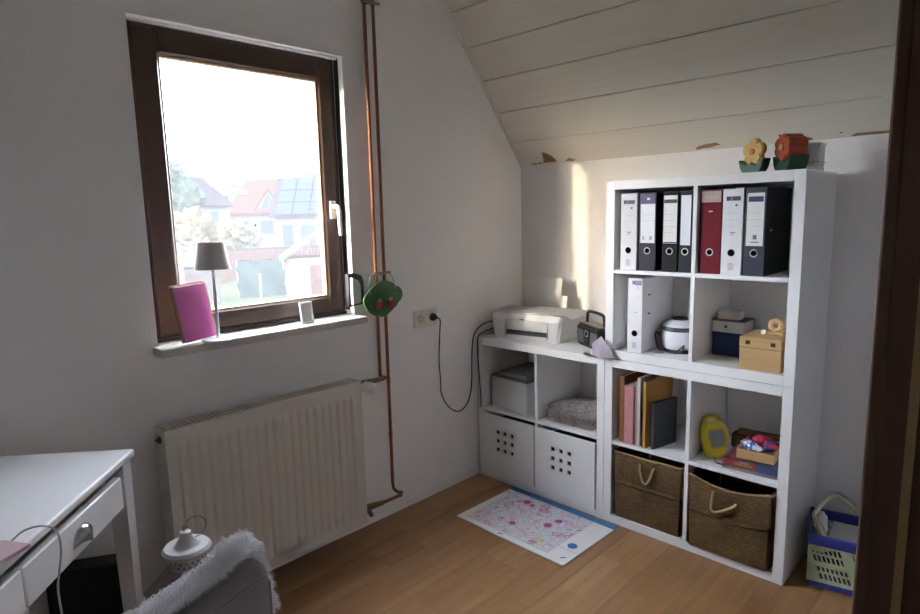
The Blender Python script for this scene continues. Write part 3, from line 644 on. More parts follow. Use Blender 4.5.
wc = root('wooden_box', 'light wooden box with two dark clasps in the upper shelf', 'box', (FX+0.010, YRU-0.568, U0), R90)
MB().box((0, 0, 0), (0.146, 0.17, 0.085), 0.002).build('body', M_pine, wc)
MB().box((-0.001, -0.001, 0.086), (0.147, 0.171, 0.126), 0.003).build('lid', M_pine, wc)
for xx in (0.03, 0.118):
    cl = MB().box((xx-0.008, -0.004, 0.098), (xx+0.008, -0.001, 0.112), 0.001).build('clasp', mat('dark_brass', (0.06, 0.05, 0.03), 0.4, metal=0.6), wc)
    MB().cyl((xx, -0.006, 0.105), (xx, -0.004, 0.105), 0.002, seg=6).build('stud', M_black, cl)
fg = root('wooden_figure', 'small carved wooden ring figure on the wooden box', 'figure', (FX+0.09, YRU-0.668, U0+0.1265), R90)
MB().torus((0, 0, 0.038), 0.018, 0.010, 'y', 20, 8).build('ring', M_pine, fg, True)
MB().box((-0.026, -0.016, 0), (0.03, 0.016, 0.014), 0.004).build('foot', M_pine, fg)
MB().lathe([(0.004, 0), (0.012, 0.006), (0.012, 0.014), (0.004, 0.02)], c=(0.032, 0, 0.010), seg=10).build('knob', M_pine, fg, True)
MB().lathe([(0.004, 0), (0.010, 0.005), (0.009, 0.018), (0.004, 0.022)], c=(-0.04, -0.01, 0.0), seg=10).build('shell_bit', M_paper, fg, True)

# ---------------------------------------------------------------- books in the lower unit
def book(yl, w_, h, d, label, col, x=FX+0.018, name='book', rot=0.0, pages=True, tilt=0.0, z=Z1, spine=None):
    b = root(name, label, 'book', (x, yl, z), R90+rot, 'books beside the toys')
    Mt = RY(tilt)
    mc = mat('cover_%02d%02d%02d' % tuple(int(c*99) for c in col), col, 0.55, var=0.2, scale=25)
    t = min(0.003, w_*0.2)
    MB().box((0, 0, 0), (t, d, h), 0.0006, M=Mt).build('cover', mc, b)
    MB().box((w_-t, 0, 0), (w_, d, h), 0.0006, M=Mt).build('cover', mc, b)
    MB().box((t, 0, 0), (w_-t, t, h), 0.0006, M=Mt).build('spine', spine or mc, b)
    MB().box((t, t+0.0005, 0.004), (w_-t, d-0.004, h-0.004), M=Mt).build('pages', M_paper, b)
    return b
M_orn = mat('ornate_spine', (0.24, 0.11, 0.035), 0.5, var=0.8, scale=160)
book(YRU-0.065, 0.024, 0.298, 0.27, 'tall brown book with ornate spine, first on the book shelf', (0.20, 0.075, 0.03), spine=M_orn)
book(YRU-0.0925, 0.044, 0.262, 0.20, 'thick pink book on the book shelf', (0.52, 0.23, 0.24), x=FX+0.012)
book(YRU-0.1385, 0.013, 0.285, 0.21, 'slim mauve book beside the thick pink one', (0.36, 0.25, 0.26), x=FX+0.02)
book(YRU-0.1535, 0.015, 0.305, 0.23, 'tall white book between the mauve book and the ochre folder', (0.55, 0.52, 0.48), x=FX+0.012)
ob = root('ochre_folder', 'ochre card folder with black inner sheets on the book shelf', 'folder', (FX+0.006, YRU-0.178, Z1), R90-math.radians(3))
MB().box((0, 0.01, 0), (0.006, 0.235, 0.31), 0.0006).build('black_sheets', M_black, ob)
MB().box((0.0065, 0, 0), (0.0195, 0.23, 0.295), 0.001).build('card_block', mat('ochre_card', (0.42, 0.21, 0.05), 0.7, var=0.1), ob)
bb = root('black_notebook', 'black notebook with fine grey dots standing before the ochre folder', 'notebook', (FX+0.022, YRU-0.216, Z1), R90-math.radians(12))
def _dots():
    m = bpy.data.materials.new('dotted_cover'); m.use_nodes = True; n = m.node_tree.nodes; L = m.node_tree.links; p = n['Principled BSDF']; p.inputs['Roughness'].default_value = 0.5
    tc = n.new('ShaderNodeTexCoord'); v = n.new('ShaderNodeTexVoronoi'); v.inputs['Scale'].default_value = 130; v.inputs['Randomness'].default_value = 0.0
    L.new(tc.outputs['Object'], v.inputs['Vector']); c = n.new('ShaderNodeValToRGB'); c.color_ramp.interpolation = 'CONSTANT'
    c.color_ramp.elements[0].color = (0.07, 0.08, 0.1, 1); c.color_ramp.elements[1].position = 0.42; c.color_ramp.elements[1].color = (0.012, 0.013, 0.017, 1)
    L.new(v.outputs['Distance'], c.inputs[0]); L.new(c.outputs[0], p.inputs['Base Color']); return m
M_dots = _dots()
MB().box((0, 0, 0), (0.003, 0.155, 0.205), 0.0006).build('cover', M_dots, bb)
MB().box((0.010, 0, 0), (0.013, 0.155, 0.205), 0.0006).build('cover', M_dots, bb)
MB().box((0.003, 0, 0), (0.010, 0.003, 0.205)).build('spine', M_dots, bb)
MB().box((0.0032, 0.004, 0.004), (0.0098, 0.150, 0.200)).build('pages', M_paper, bb)

# ---------------------------------------------------------------- toys
M_yel = mat('yellow_plastic', (0.62, 0.50, 0.02), 0.35, var=0.05)
ty = root('toy_tablet', 'yellow plastic toy with a grey screen leaning on the shelf divider', 'toy', (FX+0.085, YRU-0.488, Z1+0.016), R90+math.radians(50))
Mt = RX(-16) @ RY(-4) @ Matrix.Scale(0.78, 4)
outl = [(-0.045, 0.0), (0.024, 0.0), (0.048, 0.03), (0.075, 0.10), (0.062, 0.165), (0.03, 0.185), (-0.04, 0.185), (-0.07, 0.16), (-0.078, 0.10), (-0.068, 0.03)]
bd = MB().prism(outl, 0.05, T(0, 0, 0))
bmesh.ops.bevel(bd.bm, geom=[e for e in bd.bm.edges], offset=0.010, segments=3, affect='EDGES')
bd.xf(Mt).build('body', M_yel, ty, True)
MB().prism([(-0.042, 0.045), (0.040, 0.045), (0.048, 0.10), (0.040, 0.145), (-0.042, 0.145), (-0.05, 0.10)], 0.004, Mt @ T(0, -0.0035, 0)).build('bezel', mat('yellow_dark', (0.45, 0.36, 0.02), 0.4), ty)
MB().prism([(-0.034, 0.053), (0.032, 0.053), (0.039, 0.10), (0.032, 0.137), (-0.034, 0.137), (-0.041, 0.10)], 0.004, Mt @ T(0, -0.006, 0)).build('screen', mat('grey_screen', (0.20, 0.23, 0.22), 0.3, var=0.3, scale=60), ty)
tubeobj('handle', [Mt @ Vector(p) for p in rough([(-0.045, 0.025, 0.178), (-0.035, 0.025, 0.205), (0.0, 0.025, 0.213), (0.03, 0.025, 0.203), (0.036, 0.025, 0.178)], 2)], 0.009, M_yel, ty, 10)
MB().lathe([(0.006, 0), (0.014, 0.004), (0.014, 0.014), (0.008, 0.018)], c=(0.0, 0, 0), seg=12, M=Mt @ T(-0.005, 0.02, -0.013)).build('foot_knob', mat('pale_yellow', (0.62, 0.58, 0.25), 0.4), ty, True)
tubeobj('pen_cord', rough([(-0.03, 0.0, 0.004), (-0.035, -0.025, -0.011), (-0.015, -0.045, -0.012), (0.0, -0.035, -0.012), (0.0, -0.015, -0.008)], 2), 0.0025, M_black, ty, 6)
gm = root('board_game', 'flat red and blue game box under the wooden tray', 'game box', (FX+0.030, YRU-0.518, Z1), R90+math.radians(2))
MB().box((0, 0, 0), (0.205, 0.21, 0.012), 0.002).build('tray', mat('game_tray', (0.30, 0.24, 0.26), 0.4), gm)
MB().box((0.002, 0.002, 0.0125), (0.125, 0.208, 0.040), 0.001).build('red_card', mat('game_red', (0.40, 0.02, 0.045), 0.4), gm)
MB().box((0.1255, 0.002, 0.0125), (0.203, 0.208, 0.040), 0.001).build('blue_card', mat('game_blue', (0.02, 0.10, 0.36), 0.4), gm)
MB().box((-0.0025, -0.0025, 0.001), (0.2075, -0.001, 0.046)).box((-0.0025, 0.211, 0.001), (0.2075, 0.2125, 0.046)).box((-0.0025, -0.0025, 0.044), (0.2075, 0.2125, 0.0465)).build('clear_lid', M_clear, gm)
pr_ = MB()
for k in range(9): pr_.box((0.045+k*0.0075, -0.0004, 0.022+0.001*math.sin(k*2)), (0.0505+k*0.0075, 0.0015, 0.032-0.002*math.cos(k*3)))
pr_.build('printed_title', mat('gold_print', (0.65, 0.40, 0.05), 0.4), gm)
MB().box((0.06, -0.0004, 0.034), (0.095, 0.0015, 0.038)).build('printed_title', mat('pale_print', (0.7, 0.6, 0.5), 0.4), gm)
wt = root('wooden_tray', 'open light wooden tray of sweets on the game box', 'tray', (FX+0.045, YRU-0.563, Z1+0.047), R90+math.radians(5))
TW, TD, TH = 0.135, 0.155, 0.038
MB().box((0, 0, 0), (TW, 0.007, TH), 0.001).build('side_board', M_pine, wt); MB().box((0, TD-0.007, 0), (TW, TD, TH), 0.001).build('side_board', M_pine, wt)
MB().box((0, 0.0072, 0), (0.007, TD-0.0072, TH), 0.001).build('side_board', M_pine, wt); MB().box((TW-0.007, 0.0072, 0), (TW, TD-0.0072, TH), 0.001).build('side_board', M_pine, wt)
MB().box((0.007, 0.007, 0), (TW-0.007, TD-0.007, 0.004)).build('bottom', M_pine, wt)
def packet(loc, sx, sy, sz, label, m, rot):
    mb_ = MB()
    bmesh.ops.create_icosphere(mb_.bm, subdivisions=3, radius=1.0)
    for v in mb_.bm.verts:
        d = 1+0.28*noise.noise(v.co*2.2+Vector(loc)*13); v.co = Vector((v.co.x*sx*d, v.co.y*sy*d, v.co.z*sz*d))
    mb_.xf(RZ(rot[1]) @ RY(rot[0]))
    mb_.box((-sx*1.25, -sy*0.6, -0.001), (-sx*0.85, sy*0.6, 0.001), M=RZ(rot[1]) @ RY(rot[0])).box((sx*0.85, -sy*0.6, -0.001), (sx*1.25, sy*0.6, 0.001), M=RZ(rot[1]) @ RY(rot[0]))
    o = mb_.build('sweet_packet', m, None, True); o.location = loc; o.rotation_euler[2] = R90
    return tag(o, label, 'sweet packet', 'sweet packets in the tray')
def blotch(name, c1, c2, sc):
    m = bpy.data.materials.new(name); m.use_nodes = True; n = m.node_tree.nodes; L = m.node_tree.links; p = n['Principled BSDF']; p.inputs['Roughness'].default_value = 0.25
    tc = n.new('ShaderNodeTexCoord'); v = n.new('ShaderNodeTexNoise'); v.inputs['Scale'].default_value = sc; L.new(tc.outputs['Object'], v.inputs['Vector'])
    c = n.new('ShaderNodeValToRGB'); c.color_ramp.elements[0].position = 0.46; c.color_ramp.elements[1].position = 0.52; c.color_ramp.elements[0].color = (*c1, 1); c.color_ramp.elements[1].color = (*c2, 1)
    L.new(v.outputs[0], c.inputs[0]); L.new(c.outputs[0], p.inputs['Base Color']); return m
packet((FX+0.092, YRU-0.612, Z1+0.085), 0.042, 0.024, 0.021, 'blue and white sweet packet lying in the wooden tray', blotch('blue_wrap', (0.05, 0.13, 0.42), (0.7, 0.74, 0.8), 55), (18, -10))
packet((FX+0.15, YRU-0.630, Z1+0.096), 0.044, 0.024, 0.024, 'red sweet packet at the back of the wooden tray', blotch('red_wrap', (0.42, 0.02, 0.05), (0.25, 0.03, 0.12), 40), (10, 15))
packet((FX+0.115, YRU-0.664, Z1+0.098), 0.028, 0.020, 0.020, 'red and navy sweet packet on top in the wooden tray', blotch('navy_wrap', (0.03, 0.05, 0.25), (0.5, 0.03, 0.06), 60), (-12, 40))
wp = root('wooden_plank_piece', 'weathered wooden board lying behind the yellow toy', 'board', (FX+0.27, YRU-0.46, Z1), R90+math.radians(4))
MB().box((0, 0, 0), (0.23, 0.05, 0.06), 0.004).build('board', plank_mat('old_wood', (0.13, 0.075, 0.035), (0.25, 0.15, 0.07), 0.8, (3, 30, 40), 0), wp)
MB().box((0.02, 0.004, 0.0605), (0.21, 0.046, 0.078), 0.003).build('board', plank_mat('old_wood2', (0.16, 0.10, 0.05), (0.28, 0.18, 0.09), 0.8, (3, 30, 40), 0), wp)

# ---------------------------------------------------------------- low unit contents
rb = root('paper_carton', 'white carton with a dark grey top in the low shelf', 'carton', (FX+0.04, YL-0.062, Z1), R90+math.radians(-4))
MB().box((0, 0, 0), (0.245, 0.30, 0.165), 0.003).build('body', mat('carton_white', (0.62, 0.63, 0.64), 0.6), rb)
MB().box((-0.004, -0.004, 0.1655), (0.249, 0.304, 0.174), 0.003).build('lid', mat('carton_grey', (0.14, 0.14, 0.145), 0.7, var=0.3, scale=14), rb)
MB().box((0.03, 0.02, 0.1745), (0.22, 0.28, 0.195), 0.004, M=RZ(2)).build('papers_on_lid', mat('grey_papers', (0.22, 0.22, 0.22), 0.8, var=0.3, scale=20), rb)
tubeobj('strap', rough([(-0.002, -0.003, 0.165), (-0.008, -0.006, 0.12), (-0.002, -0.005, 0.06), (-0.003, -0.004, 0.0)], 2), 0.0015, M_rubber, rb, 6)
def draw_mat(name, dens, cols, base_=(0.72, 0.71, 0.69), sc=20):
    m = bpy.data.materials.new(name); m.use_nodes = True; n = m.node_tree.nodes; L = m.node_tree.links; p = n['Principled BSDF']; p.inputs['Roughness'].default_value = 0.7
    tc = n.new('ShaderNodeTexCoord'); nz = n.new('ShaderNodeTexNoise'); nz.inputs['Scale'].default_value = sc; nz.inputs['Detail'].default_value = 2; L.new(tc.outputs['Object'], nz.inputs['Vector'])
    c = n.new('ShaderNodeValToRGB'); e = c.color_ramp.elements; e[0].position = 0.0; e[0].color = (*base_, 1); e[1].position = 1.0; e[1].color = (*base_, 1)
    for i, (ps, cc) in enumerate(cols): q = e.new(ps); q.color = (*cc, 1)
    L.new(nz.outputs[0], c.inputs[0])
    v = n.new('ShaderNodeTexVoronoi'); v.feature = 'DISTANCE_TO_EDGE'; v.inputs['Scale'].default_value = dens
    n3 = n.new('ShaderNodeTexNoise'); n3.inputs['Scale'].default_value = 14; L.new(tc.outputs['Object'], n3.inputs['Vector'])
    dm = n.new('ShaderNodeMix'); dm.data_type = 'RGBA'; dm.inputs[0].default_value = 0.12; L.new(tc.outputs['Object'], dm.inputs[6]); L.new(n3.outputs['Color'], dm.inputs[7]); L.new(dm.outputs[2], v.inputs['Vector'])
    c2 = n.new('ShaderNodeValToRGB'); c2.color_ramp.elements[0].position = 0.02; c2.color_ramp.elements[1].position = 0.05; c2.color_ramp.elements[0].color = (0.35, 0.3, 0.38, 1); c2.color_ramp.elements[1].color = (1, 1, 1, 1)
    L.new(v.outputs['Distance'], c2.inputs[0])
    mx = n.new('ShaderNodeMix'); mx.data_type = 'RGBA'; mx.blend_type = 'MULTIPLY'; mx.inputs[0].default_value = 0.45
    L.new(c.outputs[0], mx.inputs[6]); L.new(c2.outputs[0], mx.inputs[7]); L.new(mx.outputs[2], p.inputs['Base Color']); return m
M_draw = draw_mat('drawn_page', 9, [(0.42, (0.74, 0.73, 0.71)), (0.47, (0.55, 0.35, 0.33)), (0.5, (0.74, 0.73, 0.7)), (0.56, (0.7, 0.7, 0.69)), (0.6, (0.4, 0.45, 0.33)), (0.64, (0.74, 0.73, 0.71))])
hs = [0.0, 0.009, 0.017, 0.0245, 0.031, 0.0365, 0.046, 0.054]
desc = ['bottom', 'second', 'third', 'fourth', 'fifth', 'sixth', 'seventh', 'topmost']
for k in range(8):
    W_ = 0.26-0.012*(k % 3); D_ = 0.30-0.02*(k % 2)
    amp = 0.0006 if k < 5 else 0.0035*(k-4)
    t_ = 0.006 if k < 5 else 0.003
    mb_ = MB().grid(lambda a, b, k=k, W_=W_, D_=D_, amp=amp: (W_*a, D_*b, amp*(1+math.sin(5*a+k)*math.cos(4*b+1.7*k))), 14, 14)
    bmesh.ops.solidify(mb_.bm, geom=mb_.bm.faces[:], thickness=-t_)
    o = mb_.build('drawing_sheets', M_draw, None, True)
    o.location = (FX+0.035+0.008*math.sin(3*k)+0.01*(k == 7), YL-0.415-0.012*abs(math.sin(2.2*k)), Z1+hs[k]+(0.0006 if k else 0.0)); o.rotation_euler[2] = R90+math.radians([1, -2, 3, -1, 2, 5, -5, 7][k]*0.5)
    tag(o, 'crayon covered sheets, %s of the loose pile in the low shelf' % desc[k], 'paper', 'crayon sheets in the low shelf')

# ---------------------------------------------------------------- on top of the low unit: printer, radio, papers
PT = KW+0.0006
pt = root('printer', 'white inkjet printer with an open rear paper tray on the low shelf', 'printer', (-0.372, -0.078, PT), R90+math.radians(9))
PWd, PD, PH = 0.41, 0.262, 0.135
prof = [(0.012, 0.0), (0.0, 0.105), (0.014, PH), (PD-0.01, PH), (PD, PH-0.012), (PD, 0.0)]
body = MB()
secs = [(0.0, 0.02, 0.018), (0.012, 0.004, 0.004), (0.03, 0.0, 0.0), (PWd-0.03, 0.0, 0.0), (PWd-0.012, 0.004, 0.004), (PWd, 0.02, 0.018)]
rings = []
for (xx, ins, zi) in secs:
    tap = 0.018
    ring = []
    for (yy, zz) in prof:
        xk = xx + (tap*(1-zz/PH) if xx < PWd/2 else -tap*(1-zz/PH))
        ring.append(body.bm.verts.new((xk, min(max(yy, ins), PD-ins), min(zz, PH-zi*0.4))))
    rings.append(ring)
for a, b in zip(rings, rings[1:]):
    for k in range(len(prof)): body.bm.faces.new((a[k], a[(k+1) % len(prof)], b[(k+1) % len(prof)], b[k]))
body.bm.faces.new(rings[0]); body.bm.faces.new(rings[-1][::-1])
body.build('body', M_printer, pt)
MB().box((0.006, 0.012, PH+0.0005), (PWd-0.006, PD-0.055, PH+0.010), 0.004, seg=2).build('scanner_lid', M_printer, pt)
MB().box((0.10, 0.004, 0.028), (PWd-0.08, 0.02, 0.052), 0.002).build('output_slot', mat('slot_dark', (0.05, 0.06, 0.07), 0.5), pt)
MB().box((0.10, -0.0005, 0.022), (PWd-0.08, 0.016, 0.028), 0.001).build('output_tray', M_printer, pt)
for (a, b) in ((0.13, 0.185), (0.215, 0.25), (0.265, 0.31)): MB().box((a, 0.0, 0.041), (b, 0.006, 0.048)).build('roller_gap', M_dark, pt)
MB().box((0.095, 0.0005, 0.02), (0.0965, 0.012, 0.106)).box((PWd-0.075, 0.0005, 0.02), (PWd-0.0735, 0.012, 0.106)).box((0.095, -0.0018, 0.1055), (PWd-0.0735, 0.004, 0.1065)).build('front_flap_seam', mat('seam_grey', (0.35, 0.35, 0.35), 0.6), pt)
MB().box((0.18, -0.002, 0.108), (0.205, 0.004, 0.113), 0.001).build('grip', M_steel, pt)
MB().box((0.02, 0.03, PH+0.0102), (0.09, 0.16, PH+0.0115), 0.0005).build('control_panel', mat('panel_grey', (0.45, 0.45, 0.44), 0.4, var=0.25, scale=50), pt)
MB().box((0.075, PD-0.036, PH-0.01), (PWd-0.075, PD-0.03, PH+0.075), 0.003, M=T(0, 0, 0)).build('rear_paper_support', M_printer, pt)
ps = MB().grid(lambda a, b: (0.10+0.205*a, PD-0.042+0.012*b*b, PH+0.0006+0.164*b), 4, 8); bmesh.ops.solidify(ps.bm, geom=ps.bm.faces[:], thickness=0.0012)
tag(ps.build('paper_sheet', M_paper, None, True), 'white sheet standing upright in the printer feed', 'paper')
o = bpy.data.objects['paper_sheet']; o.location = pt.location; o.rotation_euler = pt.rotation_euler
def sheet(name, label, loc, rz, w_, d_, fn, m=M_paper):
    mb_ = MB().grid(lambda a, b: (w_*a, d_*b, fn(a, b)), 16, 12); bmesh.ops.solidify(mb_.bm, geom=mb_.bm.faces[:], thickness=0.0008)
    o_ = mb_.build(name, m, None, True); o_.location = loc; o_.rotation_euler[2] = rz; return tag(o_, label, 'paper', 'sheets on the printer')
sheet('paper_sheet', 'curled white sheet hanging over the printer edge beside the radio', (-0.350, -0.252, PT+PH+0.0178), R90+math.radians(4), 0.31, 0.20, lambda a, b: 0.006*math.sin(3*b)*math.sin(2.2*a)-(0.055*max(0, a-0.84)**1.5*5))
sheet('paper_sheet', 'flat patterned sheet on the printer lid nearest the wall corner', (-0.345, -0.115, PT+PH+0.013), R90+math.radians(12), 0.20, 0.16, lambda a, b: 0.002*math.sin(4*a+2*b), mat('grey_sheet', (0.58, 0.57, 0.54), 0.8, var=0.2, scale=14))

rd_ = root('radio', 'black portable radio with a carrying handle beside the printer', 'radio', (-0.222, -0.514, PT), R90-math.radians(30))
RWd, RD, RH = 0.225, 0.09, 0.104
ro = [(0.012, 0), (RWd-0.012, 0), (RWd, RH*0.5), (RWd-0.006, RH), (0.006, RH), (0.0, RH*0.5)]
rbm = MB().prism(ro, RD); bmesh.ops.bevel(rbm.bm, geom=rbm.bm.edges[:], offset=0.008, segments=2, affect='EDGES'); rbm.build('body', M_black, rd_, True)
MB().box((0.012, 0.01, RH+0.0005), (RWd-0.012, RD-0.01, RH+0.006), 0.002).build('top_panel', mat('olive_panel', (0.11, 0.10, 0.07), 0.4), rd_)
for sx0 in (0.014, 0.146):
    gsp = MB().box((sx0, -0.002, 0.016), (sx0+0.064, 0.001, RH-0.024), 0.002).build('speaker_grille', mat('grille_grey', (0.12, 0.12, 0.125), 0.5), rd_)
    gl_ = MB()
    for k in range(9): gl_.box((sx0+0.003, -0.0035, 0.02+k*0.007), (sx0+0.061, -0.0015, 0.0225+k*0.007))
    gl_.build('grille_bars', M_steel, gsp)
MB().prism([(0.092, 0.012), (0.132, 0.012), (0.142, RH-0.016), (0.082, RH-0.016)], 0.003, T(0, -0.0035, 0)).build('control_panel', M_black, rd_)
MB().torus((0.112, -0.004, 0.068), 0.015, 0.0025, 'y', 24, 6).build('dial', M_chrome, rd_, True)
dots = MB()
for (ax, az) in ((0.092, 0.078), (0.092, 0.06), (0.132, 0.078), (0.132, 0.06), (0.112, 0.036), (0.104, 0.042), (0.12, 0.042)): dots.lathe([(0.0025, 0), (0.0025, 0.0015)], seg=8, M=T(ax, -0.0035, az) @ RX(90))
dots.build('buttons', M_chrome, rd_)
tubeobj('handle', rough([(0.03, RD/2, RH), (0.03, RD/2, RH+0.045), (0.045, RD/2, RH+0.062), (RWd-0.045, RD/2, RH+0.062), (RWd-0.03, RD/2, RH+0.045), (RWd-0.03, RD/2, RH)], 2), 0.0075, M_black, rd_, 10)

# folded paper tent at the shelf edge
M_lil = mat('lilac_paper', (0.62, 0.58, 0.66), 0.8, var=0.03)
tt = MB(); z_ = PT+0.001
def quad(*p):
    tt.bm.faces.new([tt.bm.verts.new(q) for q in p])
quad((-0.392, -0.712, z_), (-0.430, -0.772, z_), (-0.424, -0.776, z_+0.098), (-0.396, -0.712, z_+0.052))
quad((-0.430, -0.772, z_), (-0.424, -0.846, z_+0.012), (-0.424, -0.776, z_+0.098))
quad((-0.360, -0.655, z_), (-0.414, -0.672, z_), (-0.430, -0.772, z_), (-0.392, -0.712, z_))
bmesh.ops.solidify(tt.bm, geom=tt.bm.faces[:], thickness=0.0008)
tag(tt.build('folded_paper', M_lil), 'pale folded paper tent on the corner of the low shelf', 'paper')

# ---------------------------------------------------------------- flower candles and glass on top
UT = 2*KW+0.0022
def petal_outline(n_, r0, r1, k=60):
    return [((r0+(r1-r0)*abs(math.cos(n_*t/2))**0.6)*math.sin(t), (r0+(r1-r0)*abs(math.cos(n_*t/2))**0.6)*math.cos(t)) for t in [2*PI*i/k for i in range(k)]]
def leafbowl(r_, w_, d_, h_, nm='leaf_base'):
    mb_ = MB().prism([(-w_*0.62, 0), (w_*0.62, 0), (w_*0.85, h_*0.35), (w_, h_), (w_*0.72, h_*0.78), (w_*0.35, h_*0.5), (0, h_*0.72), (-w_*0.35, h_*0.5), (-w_*0.72, h_*0.78), (-w_, h_), (-w_*0.85, h_*0.35)], d_, T(0, -d_/2, 0))
    bmesh.ops.bevel(mb_.bm, geom=mb_.bm.edges[:], offset=0.003, segments=2, affect='EDGES')
    return mb_.build(nm, mat('dark_green_wax', (0.012, 0.07, 0.03), 0.4, var=0.3), r_, True)
fl = root('flower_ornament', 'yellow flower ornament with green leaf base on the upper shelf', 'ornament', (-0.335, -1.352, UT), R90+math.radians(-25), 'flower ornaments')
leafbowl(fl, 0.058, 0.04, 0.05)
m_ = MB().prism(petal_outline(5, 0.037, 0.048), 0.024, T(0, -0.012, 0.075)); bmesh.ops.bevel(m_.bm, geom=[e for e in m_.bm.edges if abs(e.verts[0].co.y-e.verts[1].co.y) < 1e-5], offset=0.004, segments=2, affect='EDGES'); m_.build('petals', mat('yellow_wax', (0.42, 0.25, 0.015), 0.4), fl, True)
MB().lathe([(0.011, 0), (0.011, 0.004), (0.007, 0.007)], seg=16, M=T(0, -0.012, 0.075) @ RX(90)).build('flower_centre', mat('orange_wax', (0.50, 0.10, 0.02), 0.4), fl, True)
fl2 = root('flower_ornament', 'larger orange flower ornament with green leaf base on the upper shelf', 'ornament', (-0.315, -1.468, UT), R90+math.radians(-38), 'flower ornaments')
leafbowl(fl2, 0.05, 0.075, 0.055)
m_ = MB().prism(petal_outline(6, 0.039, 0.047), 0.072, T(0, -0.036, 0.082)); bmesh.ops.bevel(m_.bm, geom=[e for e in m_.bm.edges if abs(e.verts[0].co.y-e.verts[1].co.y) < 1e-5], offset=0.004, segments=2, affect='EDGES'); m_.build('petals', mat('orange_red_wax', (0.36, 0.055, 0.02), 0.4, var=0.2), fl2, True)
MB().lathe([(0.013, 0), (0.012, 0.004), (0.006, 0.007)], seg=16, M=T(0, -0.037, 0.082) @ RX(90)).build('flower_centre', mat('peach_wax', (0.55, 0.22, 0.08), 0.4), fl2, True)
MB().cyl((-0.04, -0.01, 0.118), (-0.052, -0.012, 0.130), 0.003, seg=6).build('wick', M_black, fl2)
cg = root('glass_block', 'square clear glass candle holder behind the orange flower', 'candle holder', (-0.200, -1.494, UT), R90)
for (a, b) in (((-0.045, -0.035, 0), (0.045, 0.035, 0.014)), ((-0.045, -0.035, 0.0145), (-0.033, 0.035, 0.092)), ((0.033, -0.035, 0.0145), (0.045, 0.035, 0.092)), ((-0.0325, 0.025, 0.0145), (0.0325, 0.035, 0.092)), ((-0.0325, -0.035, 0.0145), (0.0325, -0.025, 0.092))):
    MB().box(a, b, 0.002).build('glass_wall', M_milky, cg)
MB().box((-0.05, -0.04, 0.0925), (0.05, 0.04, 0.098), 0.002).build('rim', mat('frost', (0.55, 0.55, 0.56), 0.3), cg)
tubeobj('wire_band', [(-0.047, -0.037, 0.03), (0.047, -0.037, 0.03), (0.047, 0.037, 0.03), (-0.047, 0.037, 0.03), (-0.047, -0.037, 0.03)], 0.0015, M_black, cg, 6)

# ---------------------------------------------------------------- drawing pad on the floor
dp = root('drawing_pad', 'large colouring pad with pink drawings and a blue edge on the floor', 'drawing pad', (-0.828, -0.257, 0.0005), R90+math.radians(-1.3))
# local X = along the shelves (-y), local Y = towards the shelves
MB().box((0, 0, 0), (0.608, 0.412, 0.007), 0.001).build('page_block', M_paper, dp)
MB().box((0.0, 0.380, 0.0071), (0.608, 0.413, 0.0090), 0.0005).build('blue_binding', mat('blue_band', (0.03, 0.17, 0.42), 0.5, var=0.15, scale=60), dp)
M_col = draw_mat('coloured_drawing', 26, [(0.30, (0.72, 0.72, 0.76)), (0.38, (0.70, 0.42, 0.56)), (0.43, (0.72, 0.70, 0.75)), (0.47, (0.72, 0.60, 0.68)), (0.50, (0.71, 0.70, 0.74)), (0.54, (0.55, 0.66, 0.56)), (0.58, (0.72, 0.70, 0.74)), (0.62, (0.62, 0.12, 0.36)), (0.66, (0.70, 0.55, 0.65)), (0.74, (0.66, 0.58, 0.36))], (0.72, 0.71, 0.76), 13)
MB().box((0.045, 0.035, 0.0071), (0.50, 0.372, 0.0078)).build('printed_drawing', M_col, dp)
fr = MB()
for (a, b) in (((0.04, 0.03), (0.505, 0.0315)), ((0.04, 0.3735), (0.505, 0.375)), ((0.04, 0.03), (0.0415, 0.375)), ((0.5035, 0.03), (0.505, 0.375)), ((0.505, 0.105), (0.60, 0.106))): fr.box((a[0], a[1], 0.0071), (b[0], b[1], 0.0079))
fr.build('printed_frame', mat('grey_print', (0.35, 0.35, 0.38), 0.6), dp)
MB().lathe([(0.021, 0), (0.021, 0.0008)], c=(0.552, 0.145, 0.0071), seg=24).build('blue_dot', mat('blue_band2', (0.03, 0.13, 0.45), 0.5), dp)
for (cx, cy, rr) in ((0.37, 0.215, 0.021), (0.385, 0.275, 0.018), (0.24, 0.12, 0.018), (0.16, 0.325, 0.022), (0.20, 0.315, 0.014)):
    m_ = MB().prism(petal_outline(6, rr*0.7, rr), 0.0008); m_.xf(T(cx, cy, 0.0088) @ RX(-90)).build('crayon_flower', mat('crayon_pink', (0.50, 0.08, 0.28), 0.7, var=0.3, scale=60), dp)
for (cx, cy) in ((0.40, 0.08), (0.43, 0.09), (0.11, 0.25)): MB().lathe([(0.014, 0), (0.014, 0.0007)], c=(cx, cy, 0.0079), seg=14).build('crayon_blob', mat('crayon_yellow', (0.62, 0.56, 0.30), 0.7, var=0.2, scale=60), dp)
for (cx, cy, a) in ((0.575, 0.045, 50), (0.02, 0.35, 10), (0.26, 0.015, 20), (0.50, 0.27, 40)): MB().box((-0.012, -0.003, 0.0071), (0.012, 0.003, 0.0078), M=T(cx, cy, 0) @ RZ(a)).build('printed_mark', mat('slate_print', (0.12, 0.13, 0.25), 0.6), dp)

